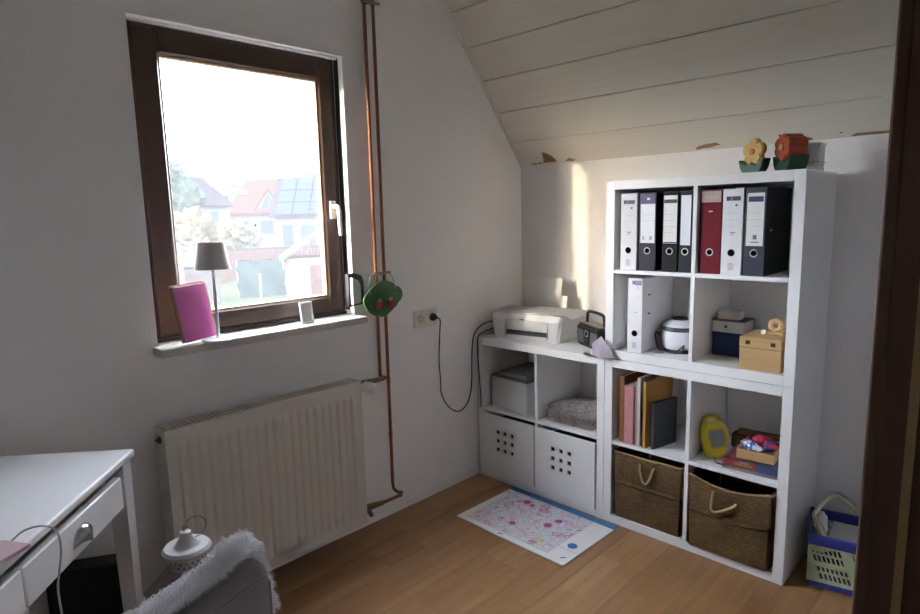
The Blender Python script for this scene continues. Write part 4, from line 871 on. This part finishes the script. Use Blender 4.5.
# ---------------------------------------------------------------- plastic crate
cr = root('plastic_crate', 'pale green and blue plastic crate beside the shelves near the door', 'crate', (-0.330, -1.606, 0.001), R90+math.radians(12))
CW, CD, CH = 0.34, 0.235, 0.165
M_cg = mat('pale_green_plastic', (0.42, 0.50, 0.33), 0.45); M_cb = mat('blue_plastic', (0.03, 0.045, 0.26), 0.45); M_cy = mat('straw_plastic', (0.56, 0.52, 0.33), 0.45)
def lattice(W_, nm, Mx):
    n_ = int(W_/0.0145); us = [0.0]; sk_ = set()
    k = 0; xcur = 0.018
    while xcur+0.008 < W_-0.012:
        if k % 9 not in (7, 8): us += [xcur, xcur+0.008]
        xcur += 0.0145; k += 1
    us.append(W_)
    vs3 = [0, 0.016, 0.038, 0.046, 0.068, 0.076, 0.084, 0.106, 0.114, 0.136, 0.15]
    for i in range(1, len(us)-2, 2):
        for j in (1, 3, 6, 8): sk_.add((i, j))
    mb_ = MB().holes(us, vs3, sk_, 0.004, lambda a, c: (a+(0.10-c)*0.35*min(1, max(0, min(a, W_-a)/0.02)), 0, c))
    mb_.xf(Mx).build(nm, M_cg, cr)
lattice(CW, 'lattice_wall', T(0, 0, 0.02)); lattice(CW, 'lattice_wall', T(0, CD-0.004, 0.02))
lattice(CD-0.01, 'lattice_wall', T(0.004, 0.005, 0.02) @ RZ(90)); lattice(CD-0.01, 'lattice_wall', T(CW, 0.005, 0.02) @ RZ(90))
MB().box((0.003, -0.003, 0.0), (CW-0.003, CD+0.003, 0.022), 0.004).build('base', M_cb, cr)
frame_mb(-0.006, CW+0.006, 0, 0.001, 0, 0, 0, 0, 0, 0.001, 0).bm.free()
MB().box((-0.006, -0.006, 0.165), (CW+0.006, 0.006, 0.205), 0.003).box((-0.006, CD-0.006, 0.165), (CW+0.006, CD+0.006, 0.205), 0.003).box((-0.006, 0.006, 0.165), (0.006, CD-0.006, 0.205), 0.003).box((CW-0.006, 0.006, 0.165), (CW+0.006, CD-0.006, 0.205), 0.003).build('rim', M_cb, cr)
MB().box((0.002, -0.004, 0.085), (CW-0.002, 0.0, 0.092)).build('lattice_band', M_cg, cr)
tubeobj('handle', rough([(0.052, 0.012, 0.195), (0.035, 0.02, 0.225), (0.012, 0.03, 0.262), (0.013, 0.04, 0.27), (0.055, 0.11, 0.315), (0.075, 0.13, 0.318), (0.10, 0.13, 0.31), (0.19, 0.09, 0.245), (0.20, 0.08, 0.235), (0.19, 0.06, 0.20)], 2), 0.0085, M_cy, cr, 10)
cb_ = [('white_magazine', 'white magazine lying across the top of the crate', (0.06, 0.03, 0.175), (0.2, 0.17, 0.008), -6, (0.6, 0.6, 0.6)), ('grey_magazine', 'grey magazine under the white one in the crate', (0.06, 0.04, 0.155), (0.2, 0.15, 0.009), 3, (0.35, 0.35, 0.36)), ('orange_box', 'orange box lying low in the crate', (0.11, 0.025, 0.088), (0.10, 0.10, 0.06), 0, (0.50, 0.22, 0.02))]
Mcr = Matrix.Translation(cr.location) @ Matrix.Rotation(cr.rotation_euler[2], 4, 'Z')
for nm, lb, p_, s_, a, c_ in cb_:
    m_ = MB().box((0, 0, 0), s_, 0.002).xf(RZ(a))
    o = m_.build(nm, mat('crate_'+nm, c_, 0.6)); o.matrix_world = Mcr @ T(*p_); tag(o, lb, 'magazine' if 'mag' in nm else 'box')
def blob(name, label, cat, loc, s_, m, mtx, seed=0, sub=3, amp=0.25):
    mb_ = MB(); bmesh.ops.create_icosphere(mb_.bm, subdivisions=sub, radius=1.0)
    for v in mb_.bm.verts:
        d = 1+amp*noise.noise(v.co*2+Vector((seed, 3, 7))); v.co = Vector((v.co.x*s_[0]*d, v.co.y*s_[1]*d, v.co.z*s_[2]*d))
    o_ = mb_.build(name, m, None, True); o_.matrix_world = mtx @ T(*loc); return tag(o_, label, cat)
blob('soft_toy', 'white fluffy soft toy peeking from the crate corner', 'soft toy', (0.035, 0.09, 0.205), (0.022, 0.03, 0.055), M_fur, Mcr, 4, 3, 0.4)
blob('dark_bag', 'dark fabric bag filling the crate bottom', 'bag', (0.17, 0.12, 0.055), (0.13, 0.085, 0.03), M_blackc, Mcr, 9)

# ---------------------------------------------------------------- desk
DZT = 0.752
dk = root('desk', 'white wooden desk with tapered legs and shell handles', 'desk', (-2.182, -0.287, 0), math.radians(49.5))
DW, DD = 1.04, 0.40
MB().box((-DW, 0, DZT-0.022), (0, DD, DZT), 0.006, seg=3).build('desk_top', M_whitep, dk)
for (lx, ly) in ((-0.056, 0.012), (-DW+0.006, 0.012), (-0.056, DD-0.062), (-DW+0.006, DD-0.062)):
    lg = MB(); 
    v = [lg.bm.verts.new(p) for p in ((0, 0, DZT-0.0225), (0.05, 0, DZT-0.0225), (0.05, 0.05, DZT-0.0225), (0, 0.05, DZT-0.0225), (0.008, 0.008, 0), (0.042, 0.008, 0), (0.042, 0.042, 0), (0.008, 0.042, 0))]
    for fc in ((0, 1, 2, 3), (7, 6, 5, 4), (0, 4, 5, 1), (1, 5, 6, 2), (2, 6, 7, 3), (3, 7, 4, 0)): lg.bm.faces.new([v[i] for i in fc])
    lg.build('leg', M_whitep, dk, loc=(lx, ly, 0))
MB().box((-0.055, 0.075, DZT-0.14), (-0.035, DD-0.075, DZT-0.023)).box((-DW+0.035, 0.075, DZT-0.14), (-DW+0.055, DD-0.075, DZT-0.023)).box((-DW+0.07, DD-0.06, DZT-0.14), (-0.07, DD-0.04, DZT-0.023)).box((-DW+0.07, 0.03, DZT-0.045), (-0.07, 0.05, DZT-0.023)).build('apron', M_whitep, dk)
for k in range(2):
    x1 = -0.085-k*0.456; x0 = x1-0.450
    dr = MB().box((x0, 0.006, DZT-0.142), (x1, 0.028, DZT-0.050), 0.003).box((x0+0.01, 0.027, DZT-0.135), (x1-0.01, DD-0.08, DZT-0.125)).build('drawer', M_whitep, dk)
    cx = (x0+x1)/2
    cup = MB().grid(lambda a, b: (cx+0.042*math.cos(PI*a)*math.cos(b*PI/2)*-1, 0.006-0.026*math.sin(PI*b/2)**0.8*math.sin(PI*a)**0.5 if 0 < a < 1 else 0.006, DZT-0.116+0.042*math.sin(PI*a)*math.cos(b*PI/2)), 20, 10)
    bmesh.ops.solidify(cup.bm, geom=cup.bm.faces[:], thickness=0.0015)
    cup.build('cup_handle', M_chrome, dr, True)
    MB().box((cx-0.044, 0.0035, DZT-0.119), (cx+0.044, 0.0058, DZT-0.115)).build('handle_lip', M_chrome, dr)
ph = root('phone', 'pink phone lying on the desk edge with a charging cable', 'phone', (-2.603, -0.722, DZT+0.0005), math.radians(30))
MB().box((-0.075, -0.038, 0), (0.075, 0.038, 0.009), 0.004, seg=2).build('case', mat('pink_case', (0.55, 0.36, 0.38), 0.3), ph)
MB().box((-0.07, -0.033, 0.0081), (0.07, 0.033, 0.0088), 0.0003).build('screen', mat('phone_pink_screen', (0.38, 0.26, 0.28), 0.12), ph)
tag(tubeobj('charging_cable', rough([(-2.545, -0.668, 0.757), (-2.52, -0.655, 0.768), (-2.49, -0.690, 0.780), (-2.464, -0.672, 0.752), (-2.459, -0.667, 0.705), (-2.472, -0.682, 0.66), (-2.481, -0.69, 0.63), (-2.478, -0.687, 0.56), (-2.47, -0.69, 0.3), (-2.46, -0.70, 0.03), (-2.43, -0.70, 0.004), (-2.36, -0.62, 0.004)], 3), 0.0022, mat('pale_cable', (0.40, 0.39, 0.37), 0.5)), 'pale charging cable arching from the phone over the desk front', 'cable')
bxk = root('black_box', 'black fabric storage box under the desk', 'box', (-2.234, -0.199, 0.0), math.radians(-30))
bo = MB().box((-0.20, 0.0, 0), (0.0, 0.01, 0.372), 0.003).box((-0.01, 0.01, 0), (0.0, 0.06, 0.372), 0.003).box((-0.20, 0.01, 0), (-0.19, 0.06, 0.372), 0.003).box((-0.19, 0.05, 0), (-0.01, 0.06, 0.372), 0.003).box((-0.19, 0.01, 0), (-0.01, 0.05, 0.01))
bo.build('body', M_blackc, bxk)
MB().box((-0.203, -0.003, 0.3725), (0.003, 0.063, 0.379), 0.002).build('lid', M_blackc, bxk)

# ---------------------------------------------------------------- chair with fur throw
ch = root('upholstered_chair', 'grey velvet upholstered chair pulled up to the desk', 'chair', (-2.501, -1.304, 0), math.radians(14))
CHW = 0.238; CT = 0.848
def back_section(a, b):
    """closed loop around the backrest; a along width, b around"""
    t = a*2-1
    xx = CHW*t
    yb = 0.035*(1-t*t)*-1            # slight outward bow
    top = CT-0.020*abs(t)**6-0.004*t*t
    th_ = 0.052
    loop = [(0.0, 0.45), (0.0, 0.6), (0.002, top-0.03), (0.006, top-0.012), (0.016, top-0.003), (0.028, top), (0.040, top-0.004), (0.050, top-0.016), (th_, top-0.035), (th_+0.004, 0.62), (th_+0.012, 0.45)]
    p = loop[min(int(round(b*(len(loop)-1))), len(loop)-1)]
    sq = 1-0.35*max(0, abs(t)-0.88)/0.12
    ym = 0.026
    return (xx, yb+ym+(p[0]-ym)*sq, p[1]-(0.012*max(0, abs(t)-0.9)/0.1 if p[1] > 0.7 else 0))
bkm = MB().grid(back_section, 40, 10)
# end caps
bkm.bm.verts.ensure_lookup_table()
n_b = 11
bkm.bm.faces.new([bkm.bm.verts[i] for i in range(n_b)]); bkm.bm.faces.new([bkm.bm.verts[40*n_b+i] for i in range(n_b)][::-1])
bkm.bm.faces.new([bkm.bm.verts[i*n_b] for i in range(41)]+[bkm.bm.verts[i*n_b+10] for i in range(40, -1, -1)])
bko = bkm.build('backrest', M_tweed, ch, True)
pip = [back_section(i/40, 0.2) for i in range(41)]
pip = [(p[0], p[1]-0.001, p[2]-0.0) for p in pip]
pip = [(pip[0][0], pip[0][1], 0.46)]+pip+[(pip[-1][0], pip[-1][1], 0.46)]
tubeobj('piping', pip, 0.0028, M_tweed, bko, 6)
st = MB().box((-0.235, 0.0, 0.36), (0.235, 0.40, 0.46), 0.03, seg=3); st.build('seat', M_tweed, ch, True)
for (lx, ly) in ((-0.2, 0.03), (0.2, 0.03), (-0.2, 0.36), (0.2, 0.36)):
    MB().cyl((lx, ly, 0.365), (lx*1.06, ly+(-0.02 if ly < 0.1 else 0.02), 0), 0.019, 0.011, seg=12).build('leg', mat('chair_leg_oak', (0.25, 0.15, 0.07), 0.5), ch, True)
# throw: draped over the front of the backrest, curling round the far end
th = root('fur_throw', 'shaggy white fur throw draped over the chair back', 'throw', ch.location, ch.rotation_euler[2])
def furbase(a, b):
    t = -1.0+2.36*a                       # along the width, past the right end
    xx = CHW*min(t, 1.0)+max(0, t-1.0)*0.14
    yb = -0.035*(1-min(t, 1)**2)
    lump = -0.012+0.010*noise.noise(Vector((a*6, b*4, 1)))+0.018*math.exp(-((a-0.76)/0.11)**2)
    drop = 0.0 if t < 0.92 else (t-0.92)*0.36
    s = b*3.0
    if s < 1: yy = 0.030+0.030*s; zz = CT+0.004+0.014*s-0.005*s*s
    elif s < 1.5: yy = 0.060+0.016*(s-1)*2; zz = CT+0.013-0.03*(s-1)*2
    else: yy = 0.076+0.010*(s-1.5); zz = CT-0.017-0.16*(s-1.5)
    if s < 1.5 and t < 0.95: zz = max(zz+lump, CT+0.0025-0.02*max(0, s-1))-lump
    return Vector((xx+(0.02*(b) if t > 0.9 else 0), yb+yy+max(0, t-0.95)*0.1, zz+lump-drop))
NU, NV = 60, 40
fb = MB().grid(furbase, NU, NV); bmesh.ops.solidify(fb.bm, geom=fb.bm.faces[:], thickness=0.004)
tho = fb.build('hide', M_fur, th, True)
tf = MB(); rng = random.Random(3)
for k in range(15000):
    a, b = rng.random(), rng.random()**1.1
    if k % 5 == 0: b = rng.random()*0.06
    if k % 9 == 0: a = 1-rng.random()*0.04
    p = furbase(a, b); e = 0.01
    du = furbase(min(a+e, 1), b)-furbase(max(a-e, 0), b); dv = furbase(a, min(b+e, 1))-furbase(a, max(b-e, 0))
    nrm = du.cross(dv).normalized()
    if nrm.z+nrm.y < 0: nrm = -nrm
    flow = Vector((0.35*math.sin(a*9)+rng.uniform(-.5, .5), -0.3+0.9*b, -0.3-0.5*b+rng.uniform(-.3, .3)))
    if a > 0.95: flow += Vector((1.0, 0, -0.6))
    if b < 0.06: flow += Vector((0, -0.5, -0.25))
    d1 = (nrm*0.8+flow*0.7).normalized(); d2 = (nrm*0.25+flow+Vector((0, 0, -0.3))).normalized()
    L_ = rng.uniform(0.012, 0.027); w_ = rng.uniform(0.0007, 0.0016)
    side = d1.cross(nrm+Vector((rng.uniform(-.3, .3),)*3)); side = side.normalized() if side.length > 1e-4 else Vector((1, 0, 0))
    q0, q1, q2 = p+side*w_, p-side*w_, p+d1*L_*0.55
    up = d1.cross(side)*w_
    v0 = tf.bm.verts.new(q0); v1 = tf.bm.verts.new(q1); v2 = tf.bm.verts.new(p+up)
    m0 = tf.bm.verts.new(q2+side*w_*0.7); m1 = tf.bm.verts.new(q2-side*w_*0.7); m2 = tf.bm.verts.new(q2+up*0.7)
    tip = tf.bm.verts.new(q2+d2*L_*0.5)
    for (i, j, i2, j2) in ((v0, v1, m0, m1), (v1, v2, m1, m2), (v2, v0, m2, m0)):
        tf.bm.faces.new((i, j, j2, i2)); tf.bm.faces.new((i2, j2, tip))
fo = tf.build('fur_pile', M_fur, th, True); fo['kind'] = 'stuff'

# ---------------------------------------------------------------- lantern
ln = root('lantern', 'white metal lantern with perforated roof on the floor before the radiator', 'lantern', (-2.139, -0.50, 0.0), math.radians(20))
hs_ = 0.076
MB().box((-hs_-0.01, -hs_-0.01, 0), (hs_+0.01, hs_+0.01, 0.03), 0.004).build('base', M_enamel, ln)
for sx in (-1, 1):
    for sy in (-1, 1): MB().box((sx*hs_-0.006, sy*hs_-0.006, 0.0302), (sx*hs_+0.006, sy*hs_+0.006, 0.385)).build('corner_post', M_enamel, ln)
for k in range(4):
    MB().box((-hs_+0.007, -hs_-0.0015, 0.031), (hs_-0.007, -hs_+0.0005, 0.384), M=RZ(90*k)).build('glass_pane', M_clear, ln)
    MB().box((-hs_+0.006, -hs_-0.004, 0.372), (hs_-0.006, -hs_+0.004, 0.386), M=RZ(90*k)).build('top_rail', M_enamel, ln)
rf = MB(); a_ = 0.086; b_ = 0.036
lo = [rf.bm.verts.new((sx*a_, sy*a_, 0.388)) for sx, sy in ((-1, -1), (1, -1), (1, 1), (-1, 1))]
hi = [rf.bm.verts.new((sx*b_, sy*b_, 0.462)) for sx, sy in ((-1, -1), (1, -1), (1, 1), (-1, 1))]
for k in range(4): rf.bm.faces.new((lo[k], lo[(k+1) % 4], hi[(k+1) % 4], hi[k]))
bmesh.ops.solidify(rf.bm, geom=rf.bm.faces[:], thickness=0.002)
rfo = rf.build('roof', M_enamel, ln)
frm = MB(); sl_ = math.degrees(math.atan2(0.074, a_-b_))
for k in range(4):
    for (cx, cz, rr) in ((-0.022, 0.030, 0.004), (0.0, 0.036, 0.005), (0.022, 0.030, 0.004), (-0.012, 0.018, 0.0035), (0.012, 0.018, 0.0035), (0.0, 0.055, 0.004)):
        frm.lathe([(rr, 0), (rr, 0.0012)], seg=8, M=RZ(90*k) @ T(cx, -a_, 0.388) @ RX(sl_) @ T(0, cz, -0.0002) @ RX(180) @ RX(180))
frm.build('roof_perforation', mat('lantern_hole', (0.22, 0.21, 0.2), 0.8), rfo)
MB().lathe([(0.046, 0.455), (0.048, 0.476), (0.050, 0.488)], seg=28, caps=False).build('collar', M_enamel, ln, True)
pv = MB()
for k in range(20):
    for j in range(2): pv.lathe([(0.0042, 0), (0.0042, 0.001)], seg=6, M=RZ(18*k+9*j) @ T(0, -0.0475-0.0012*j, 0.468+0.011*j) @ RX(90))
pv.build('collar_hole', mat('lantern_hole', (0.06, 0.06, 0.06), 0.8), ln)
MB().lathe([(0.050, 0.488), (0.062, 0.492), (0.0645, 0.503), (0.058, 0.512), (0.038, 0.510), (0.032, 0.514), (0.026, 0.522), (0.018, 0.535), (0.014, 0.552), (0.004, 0.556)], seg=32).build('cap', M_enamel, ln, True)
MB().torus((0.0, 0, 0.563), 0.008, 0.002, 'y', 14, 6).build('hook_loop', M_steel, ln, True)
hr = MB().torus((0, 0, 0), 0.030, 0.0018, 'y', 28, 6); hr.xf(T(0.030, -0.004, 0.552) @ RZ(-25)).build('carry_ring', M_steel, ln, True)
MB().lathe([(0.028, 0), (0.028, 0.09), (0.006, 0.092)], c=(0, 0, 0.031), seg=20).build('candle', mat('ivory_wax', (0.65, 0.6, 0.5), 0.5), ln, True)

# ---------------------------------------------------------------- outside the window
def omat(name, col, *a, **k):
    k['spec'] = 0.0
    return mat(name, tuple(c*0.18 for c in col), *a, **k)  # outdoor colours darkened, standing in for a lower exposure outside
GZ = -3.0
M_grass = omat('lawn', (0.085, 0.125, 0.05), 0.9, var=0.35, scale=0.6)
gnd = MB().box((-120, 0.6, GZ-0.2), (260, 330, GZ)).build('ground', M_grass); structure(gnd)
M_hw = omat('render_white', (0.24, 0.235, 0.22), 0.9); M_rr = omat('red_roof', (0.19, 0.055, 0.04), 0.8, var=0.2, scale=3)
M_dk = omat('dark_roof', (0.06, 0.052, 0.055), 0.8); M_sol = omat('solar_blue', (0.055, 0.075, 0.14), 0.2, var=0.1); M_wg = omat('house_glass', (0.10, 0.12, 0.15), 0.15)
M_fen = omat('fence_red', (0.14, 0.07, 0.055), 0.9, var=0.2, scale=4); M_shed = omat('shed_white', (0.25, 0.245, 0.24), 0.9)
def house(name, label, loc, rz, W_, D_, he, hr_, mw, mr, ridge_in=0.0, ov=0.4, wins=(), dormer=None, solar=None, sky_=None):
    h = root(name, label, 'house', loc, rz)
    zb = GZ-loc[2]
    MB().box((0, 0, zb), (W_, D_, he)).build('walls', mw, h)
    if ridge_in <= 0:
        for xx in (0, W_-0.25): MB().prism([(0, he), (D_, he), (D_/2, hr_)], 0.25, T(xx, 0, 0) @ RZ(90) @ T(0, -0.25, 0)).build('gable', mw, h)
    for sgn in (0, 1):
        y0, y1 = (-ov, D_/2) if sgn == 0 else (D_+ov, D_/2)
        ze = he-ov*(hr_-he)/(D_/2)
        mb_ = MB(); v = [mb_.bm.verts.new(p) for p in ((-ov, y0, ze), (W_+ov, y0, ze), (W_+ov-ridge_in, y1, hr_), (-ov+ridge_in, y1, hr_))]
        mb_.bm.faces.new(v); r_ = bmesh.ops.extrude_face_region(mb_.bm, geom=mb_.bm.faces[:])
        for e in r_['geom']:
            if isinstance(e, bmesh.types.BMVert): e.co.z += 0.2
        mb_.build('roof_side', mr, h)
    if ridge_in > 0:
        for xx, k in ((-ov, 1), (W_+ov, -1)):
            mb_ = MB(); ze = he-ov*(hr_-he)/(D_/2)
            v = [mb_.bm.verts.new(p) for p in ((xx, -ov, ze+0.1), (xx, D_+ov, ze+0.1), (xx+k*ridge_in, D_/2, hr_+0.1))]; mb_.bm.faces.new(v)
            r_ = bmesh.ops.extrude_face_region(mb_.bm, geom=mb_.bm.faces[:])
            for e in r_['geom']:
                if isinstance(e, bmesh.types.BMVert): e.co.z -= 0.15
            mb_.build('roof_hip', mr, h)
    for (x0, x1, z0, z1) in wins:
        f_ = MB().box((x0-0.08, -0.06, z0-0.08), (x1+0.08, 0.02, z1+0.08)).build('window', M_hw, h)
        MB().box((x0, -0.09, z0), (x1, -0.05, z1)).build('pane', M_wg, f_)
    sl2 = (hr_-he)/(D_/2); ang = math.degrees(math.atan(sl2))
    if dormer:
        x0, x1, zt = dormer
        zb_ = he+0.1; xm = (x0+x1)/2
        dm = MB().prism([(x0, zb_), (x1, zb_), (xm, zt)], D_*0.4, T(0, 0.1, 0)).build('dormer', M_hw, h)
        for a, b in ((x0, xm), (x1, xm)):
            MB().prism([(a-(0.25 if a < b else -0.25), zb_-0.2), (b, zt), (b, zt+0.22), (a-(0.25 if a < b else -0.25), zb_+0.02)], D_*0.4, T(0, -0.15, 0)).build('dormer_roof', mr, dm)
        MB().prism([(x0+0.5, zb_+0.1), (xm-0.06, zb_+0.1), (xm-0.06, zt-0.55)], 0.05, T(0, 0.02, 0)).build('pane', M_wg, dm)
        MB().prism([(xm+0.06, zb_+0.1), (x1-0.5, zb_+0.1), (xm+0.06, zt-0.55)], 0.05, T(0, 0.02, 0)).build('pane', M_wg, dm)
    if sky_:
        for (sx, sf) in sky_:
            MB().box((-0.4, -0.5, 0.2), (0.4, 0.5, 0.27), M=T(sx, D_/2*sf, he+(hr_-he)*sf) @ RX(ang)).build('skylight', M_wg, h)
    if solar:
        nx, ny, x0, x1 = solar; pw = (x1-x0)/nx; rl = math.hypot(D_/2+ov, (hr_-he)*(D_/2+ov)/(D_/2)); plh = (rl-0.2)/ny
        for i in range(nx):
            for j in range(ny):
                MB().box((x0+i*pw+0.06, 0.1+j*plh+0.05, 0.2), (x0+(i+1)*pw-0.06, 0.1+(j+1)*plh-0.05, 0.25), M=T(0, -ov, he-ov*sl2) @ RX(ang)).build('solar_panel', M_sol, h)
    return h
house('house', 'white house with a red tiled roof and pointed dormer', (31.8, 70.5, 0), math.radians(-30), 12, 10, 2.4, 6.4, M_hw, M_rr, ridge_in=2.6, dormer=(3.2, 6.4, 5.0), wins=((1.0, 2.4, -0.2, 1.3), (3.7, 5.2, -0.2, 1.3), (6.6, 8.0, -0.2, 1.3)), sky_=((1.9, 0.55),))
house('house', 'pale house with solar panels covering its roof', (25.2, 47.6, 0), math.radians(-42), 9, 7, 1.9, 5.0, M_hw, M_dk, solar=(6, 3, 0.1, 9.0), wins=((0.6, 1.5, -0.9, 0.9), (2.2, 3.4, -0.9, 0.9), (4.2, 5.4, -0.9, 0.9)))
house('house', 'far pale house with a dark gabled roof behind the yellow bush', (23.0, 60.5, 0), math.radians(28), 6.5, 7, 3.2, 6.0, M_hw, M_dk, wins=((1.0, 2.0, 1.2, 2.4), (3.4, 4.4, 1.2, 2.4)))
# garden fence
fn_ = root('garden_fence', 'reddish wooden board fence across the garden', 'fence', (11.5, 41.2, GZ), math.radians(-17))
b0 = None
for k in range(62):
    xx = k*0.24
    if b0 is None: b0 = MB().box((0, 0, 0.1), (0.21, 0.03, 2.25), 0.01).build('fence_board', M_fen, fn_, loc=(xx, 0, 0))
    else:
        o = bpy.data.objects.new('fence_board', b0.data); COL.objects.link(o); o.parent = fn_; o.location = (xx, 0.012*(k % 3), 0.05*math.sin(k*1.7))
MB().box((0, 0.04, 2.25), (14.9, 0.10, 2.4)).box((0, 0.04, 0.4), (14.9, 0.09, 0.5)).build('fence_rail', M_dk, fn_)
def shed(name, label, loc, rz, W_, D_, h_, hr_, mw, mr):
    s = root(name, label, 'shed', loc, rz)
    for (a, b) in (((0, 0, 0), (W_, 0.08, h_)), ((0, D_-0.08, 0), (W_, D_, h_)), ((0, 0.08, 0), (0.08, D_-0.08, h_)), ((W_-0.08, 0.08, 0), (W_, D_-0.08, h_))): MB().box(a, b).build('wall', mw, s)
    for sgn in (-1, 1):
        mb_ = MB().prism([(W_/2, hr_), (W_/2+sgn*(W_/2+0.3), h_-0.15), (W_/2+sgn*(W_/2+0.3), h_-0.03), (W_/2, hr_+0.12)], D_+0.6, T(0, -0.3, 0)); mb_.build('roof_side', mr, s)
    MB().box((W_*0.35, -0.03, 0), (W_*0.65, 0.0, h_*0.85)).build('shed_door', M_fen, s)
    return s
shed('garden_shed', 'small shed with a grey roof at the window edge beyond the lawn', (13.1, 25.2, GZ), math.radians(-28), 3.2, 3.0, 2.45, 3.55, omat('shed_brown', (0.3, 0.2, 0.15), 0.9), omat('grey_felt', (0.14, 0.14, 0.15), 0.9))
shed('garden_shed', 'white shed with a pinkish roof behind the lamp shade', (4.8, 25.4, GZ), math.radians(-16), 3.1, 2.6, 3.5, 4.6, M_shed, omat('pink_roof', (0.19, 0.13, 0.12), 0.9))
shed('garden_shed', 'low dark shed behind the lamp stem', (9.0, 31.0, GZ), math.radians(-20), 3.0, 2.4, 1.9, 2.5, omat('shed_dark', (0.16, 0.13, 0.12), 0.9), M_dk)
tp = root('tarp_cover', 'pale turquoise tarpaulin tent standing on the lawn', 'tarpaulin', (13.3, 31.0, GZ), math.radians(-24))
M_tarp = omat('turquoise_tarp', (0.10, 0.19, 0.165), 0.6, var=0.15, scale=3)
tpm = MB().grid(lambda a, b: (2.6*a+0.06*math.sin(14*b), 0.12*math.sin(9*a+5*b)+0.2*b, 2.1*b), 16, 12); bmesh.ops.solidify(tpm.bm, geom=tpm.bm.faces[:], thickness=0.05); tpm.build('front_sheet', M_tarp, tp, True)
tpm = MB().grid(lambda a, b: (2.6*a, 0.2+1.6*b, 2.1-0.25*b+0.05*math.sin(11*a)), 12, 8); bmesh.ops.solidify(tpm.bm, geom=tpm.bm.faces[:], thickness=0.05); tpm.build('top_sheet', M_tarp, tp, True)
for xx in (0.05, 2.55):
    for yy in (0.25, 1.75): MB().cyl((xx, yy, 0), (xx, yy, 2.05), 0.04, seg=8).build('pole', M_steel, tp)
def tree(label, loc, rx, rz_, m, seed, n_=7, trunk=True, cat='tree', nm='garden_tree'):
    t = root(nm, label, cat, loc, 0)
    rg = random.Random(seed); cr_ = MB()
    for k in range(n_):
        c_ = Vector((rg.uniform(-.5, .5)*rx, rg.uniform(-.5, .5)*rx, rz_*(0.35+0.5*rg.random()))); rr = rx*rg.uniform(0.4, 0.6)
        res = bmesh.ops.create_icosphere(cr_.bm, subdivisions=3, radius=1)
        for v in res['verts']:
            d = 1+0.5*noise.noise(v.co*3+c_)+0.25*noise.noise(v.co*9+c_); v.co = c_+v.co*rr*d
    cr_.build('crown', m, t)
    if trunk: MB().cyl((0, 0, 0), (0, 0, rz_*0.6), 0.22, 0.1, seg=8).build('trunk', omat('bark', (0.15, 0.1, 0.07), 0.9), t)
    return t
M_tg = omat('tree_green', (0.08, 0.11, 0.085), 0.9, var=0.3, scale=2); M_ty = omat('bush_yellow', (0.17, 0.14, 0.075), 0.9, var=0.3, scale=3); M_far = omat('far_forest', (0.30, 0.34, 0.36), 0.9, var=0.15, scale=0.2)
tree('tall grey green tree at the left window edge', (17.3, 50.5, GZ), 2.7, 11.0, M_tg, 1, 9)
tree('yellowish bush in front of the far dark roofed house', (15.8, 42.5, GZ), 2.2, 5.6, M_ty, 2, 9, nm='garden_bush', cat='bush')
tree('yellow green bush before the red roofed house', (20.6, 45.0, GZ), 1.8, 4.0, omat('bush_olive', (0.15, 0.14, 0.08), 0.9, var=0.3, scale=3), 5, 8, nm='garden_bush', cat='bush')
tree('low pale bush left of the turquoise tarpaulin', (11.3, 33.5, GZ), 0.9, 1.6, M_ty, 6, 6, trunk=False, nm='garden_bush', cat='bush')
tag(MB().cyl((12.3, 26.5, GZ), (12.3, 26.5, GZ+1.7), 0.05, seg=8).build('garden_post', M_steel), 'thin dark post on the lawn before the tarpaulin', 'post')
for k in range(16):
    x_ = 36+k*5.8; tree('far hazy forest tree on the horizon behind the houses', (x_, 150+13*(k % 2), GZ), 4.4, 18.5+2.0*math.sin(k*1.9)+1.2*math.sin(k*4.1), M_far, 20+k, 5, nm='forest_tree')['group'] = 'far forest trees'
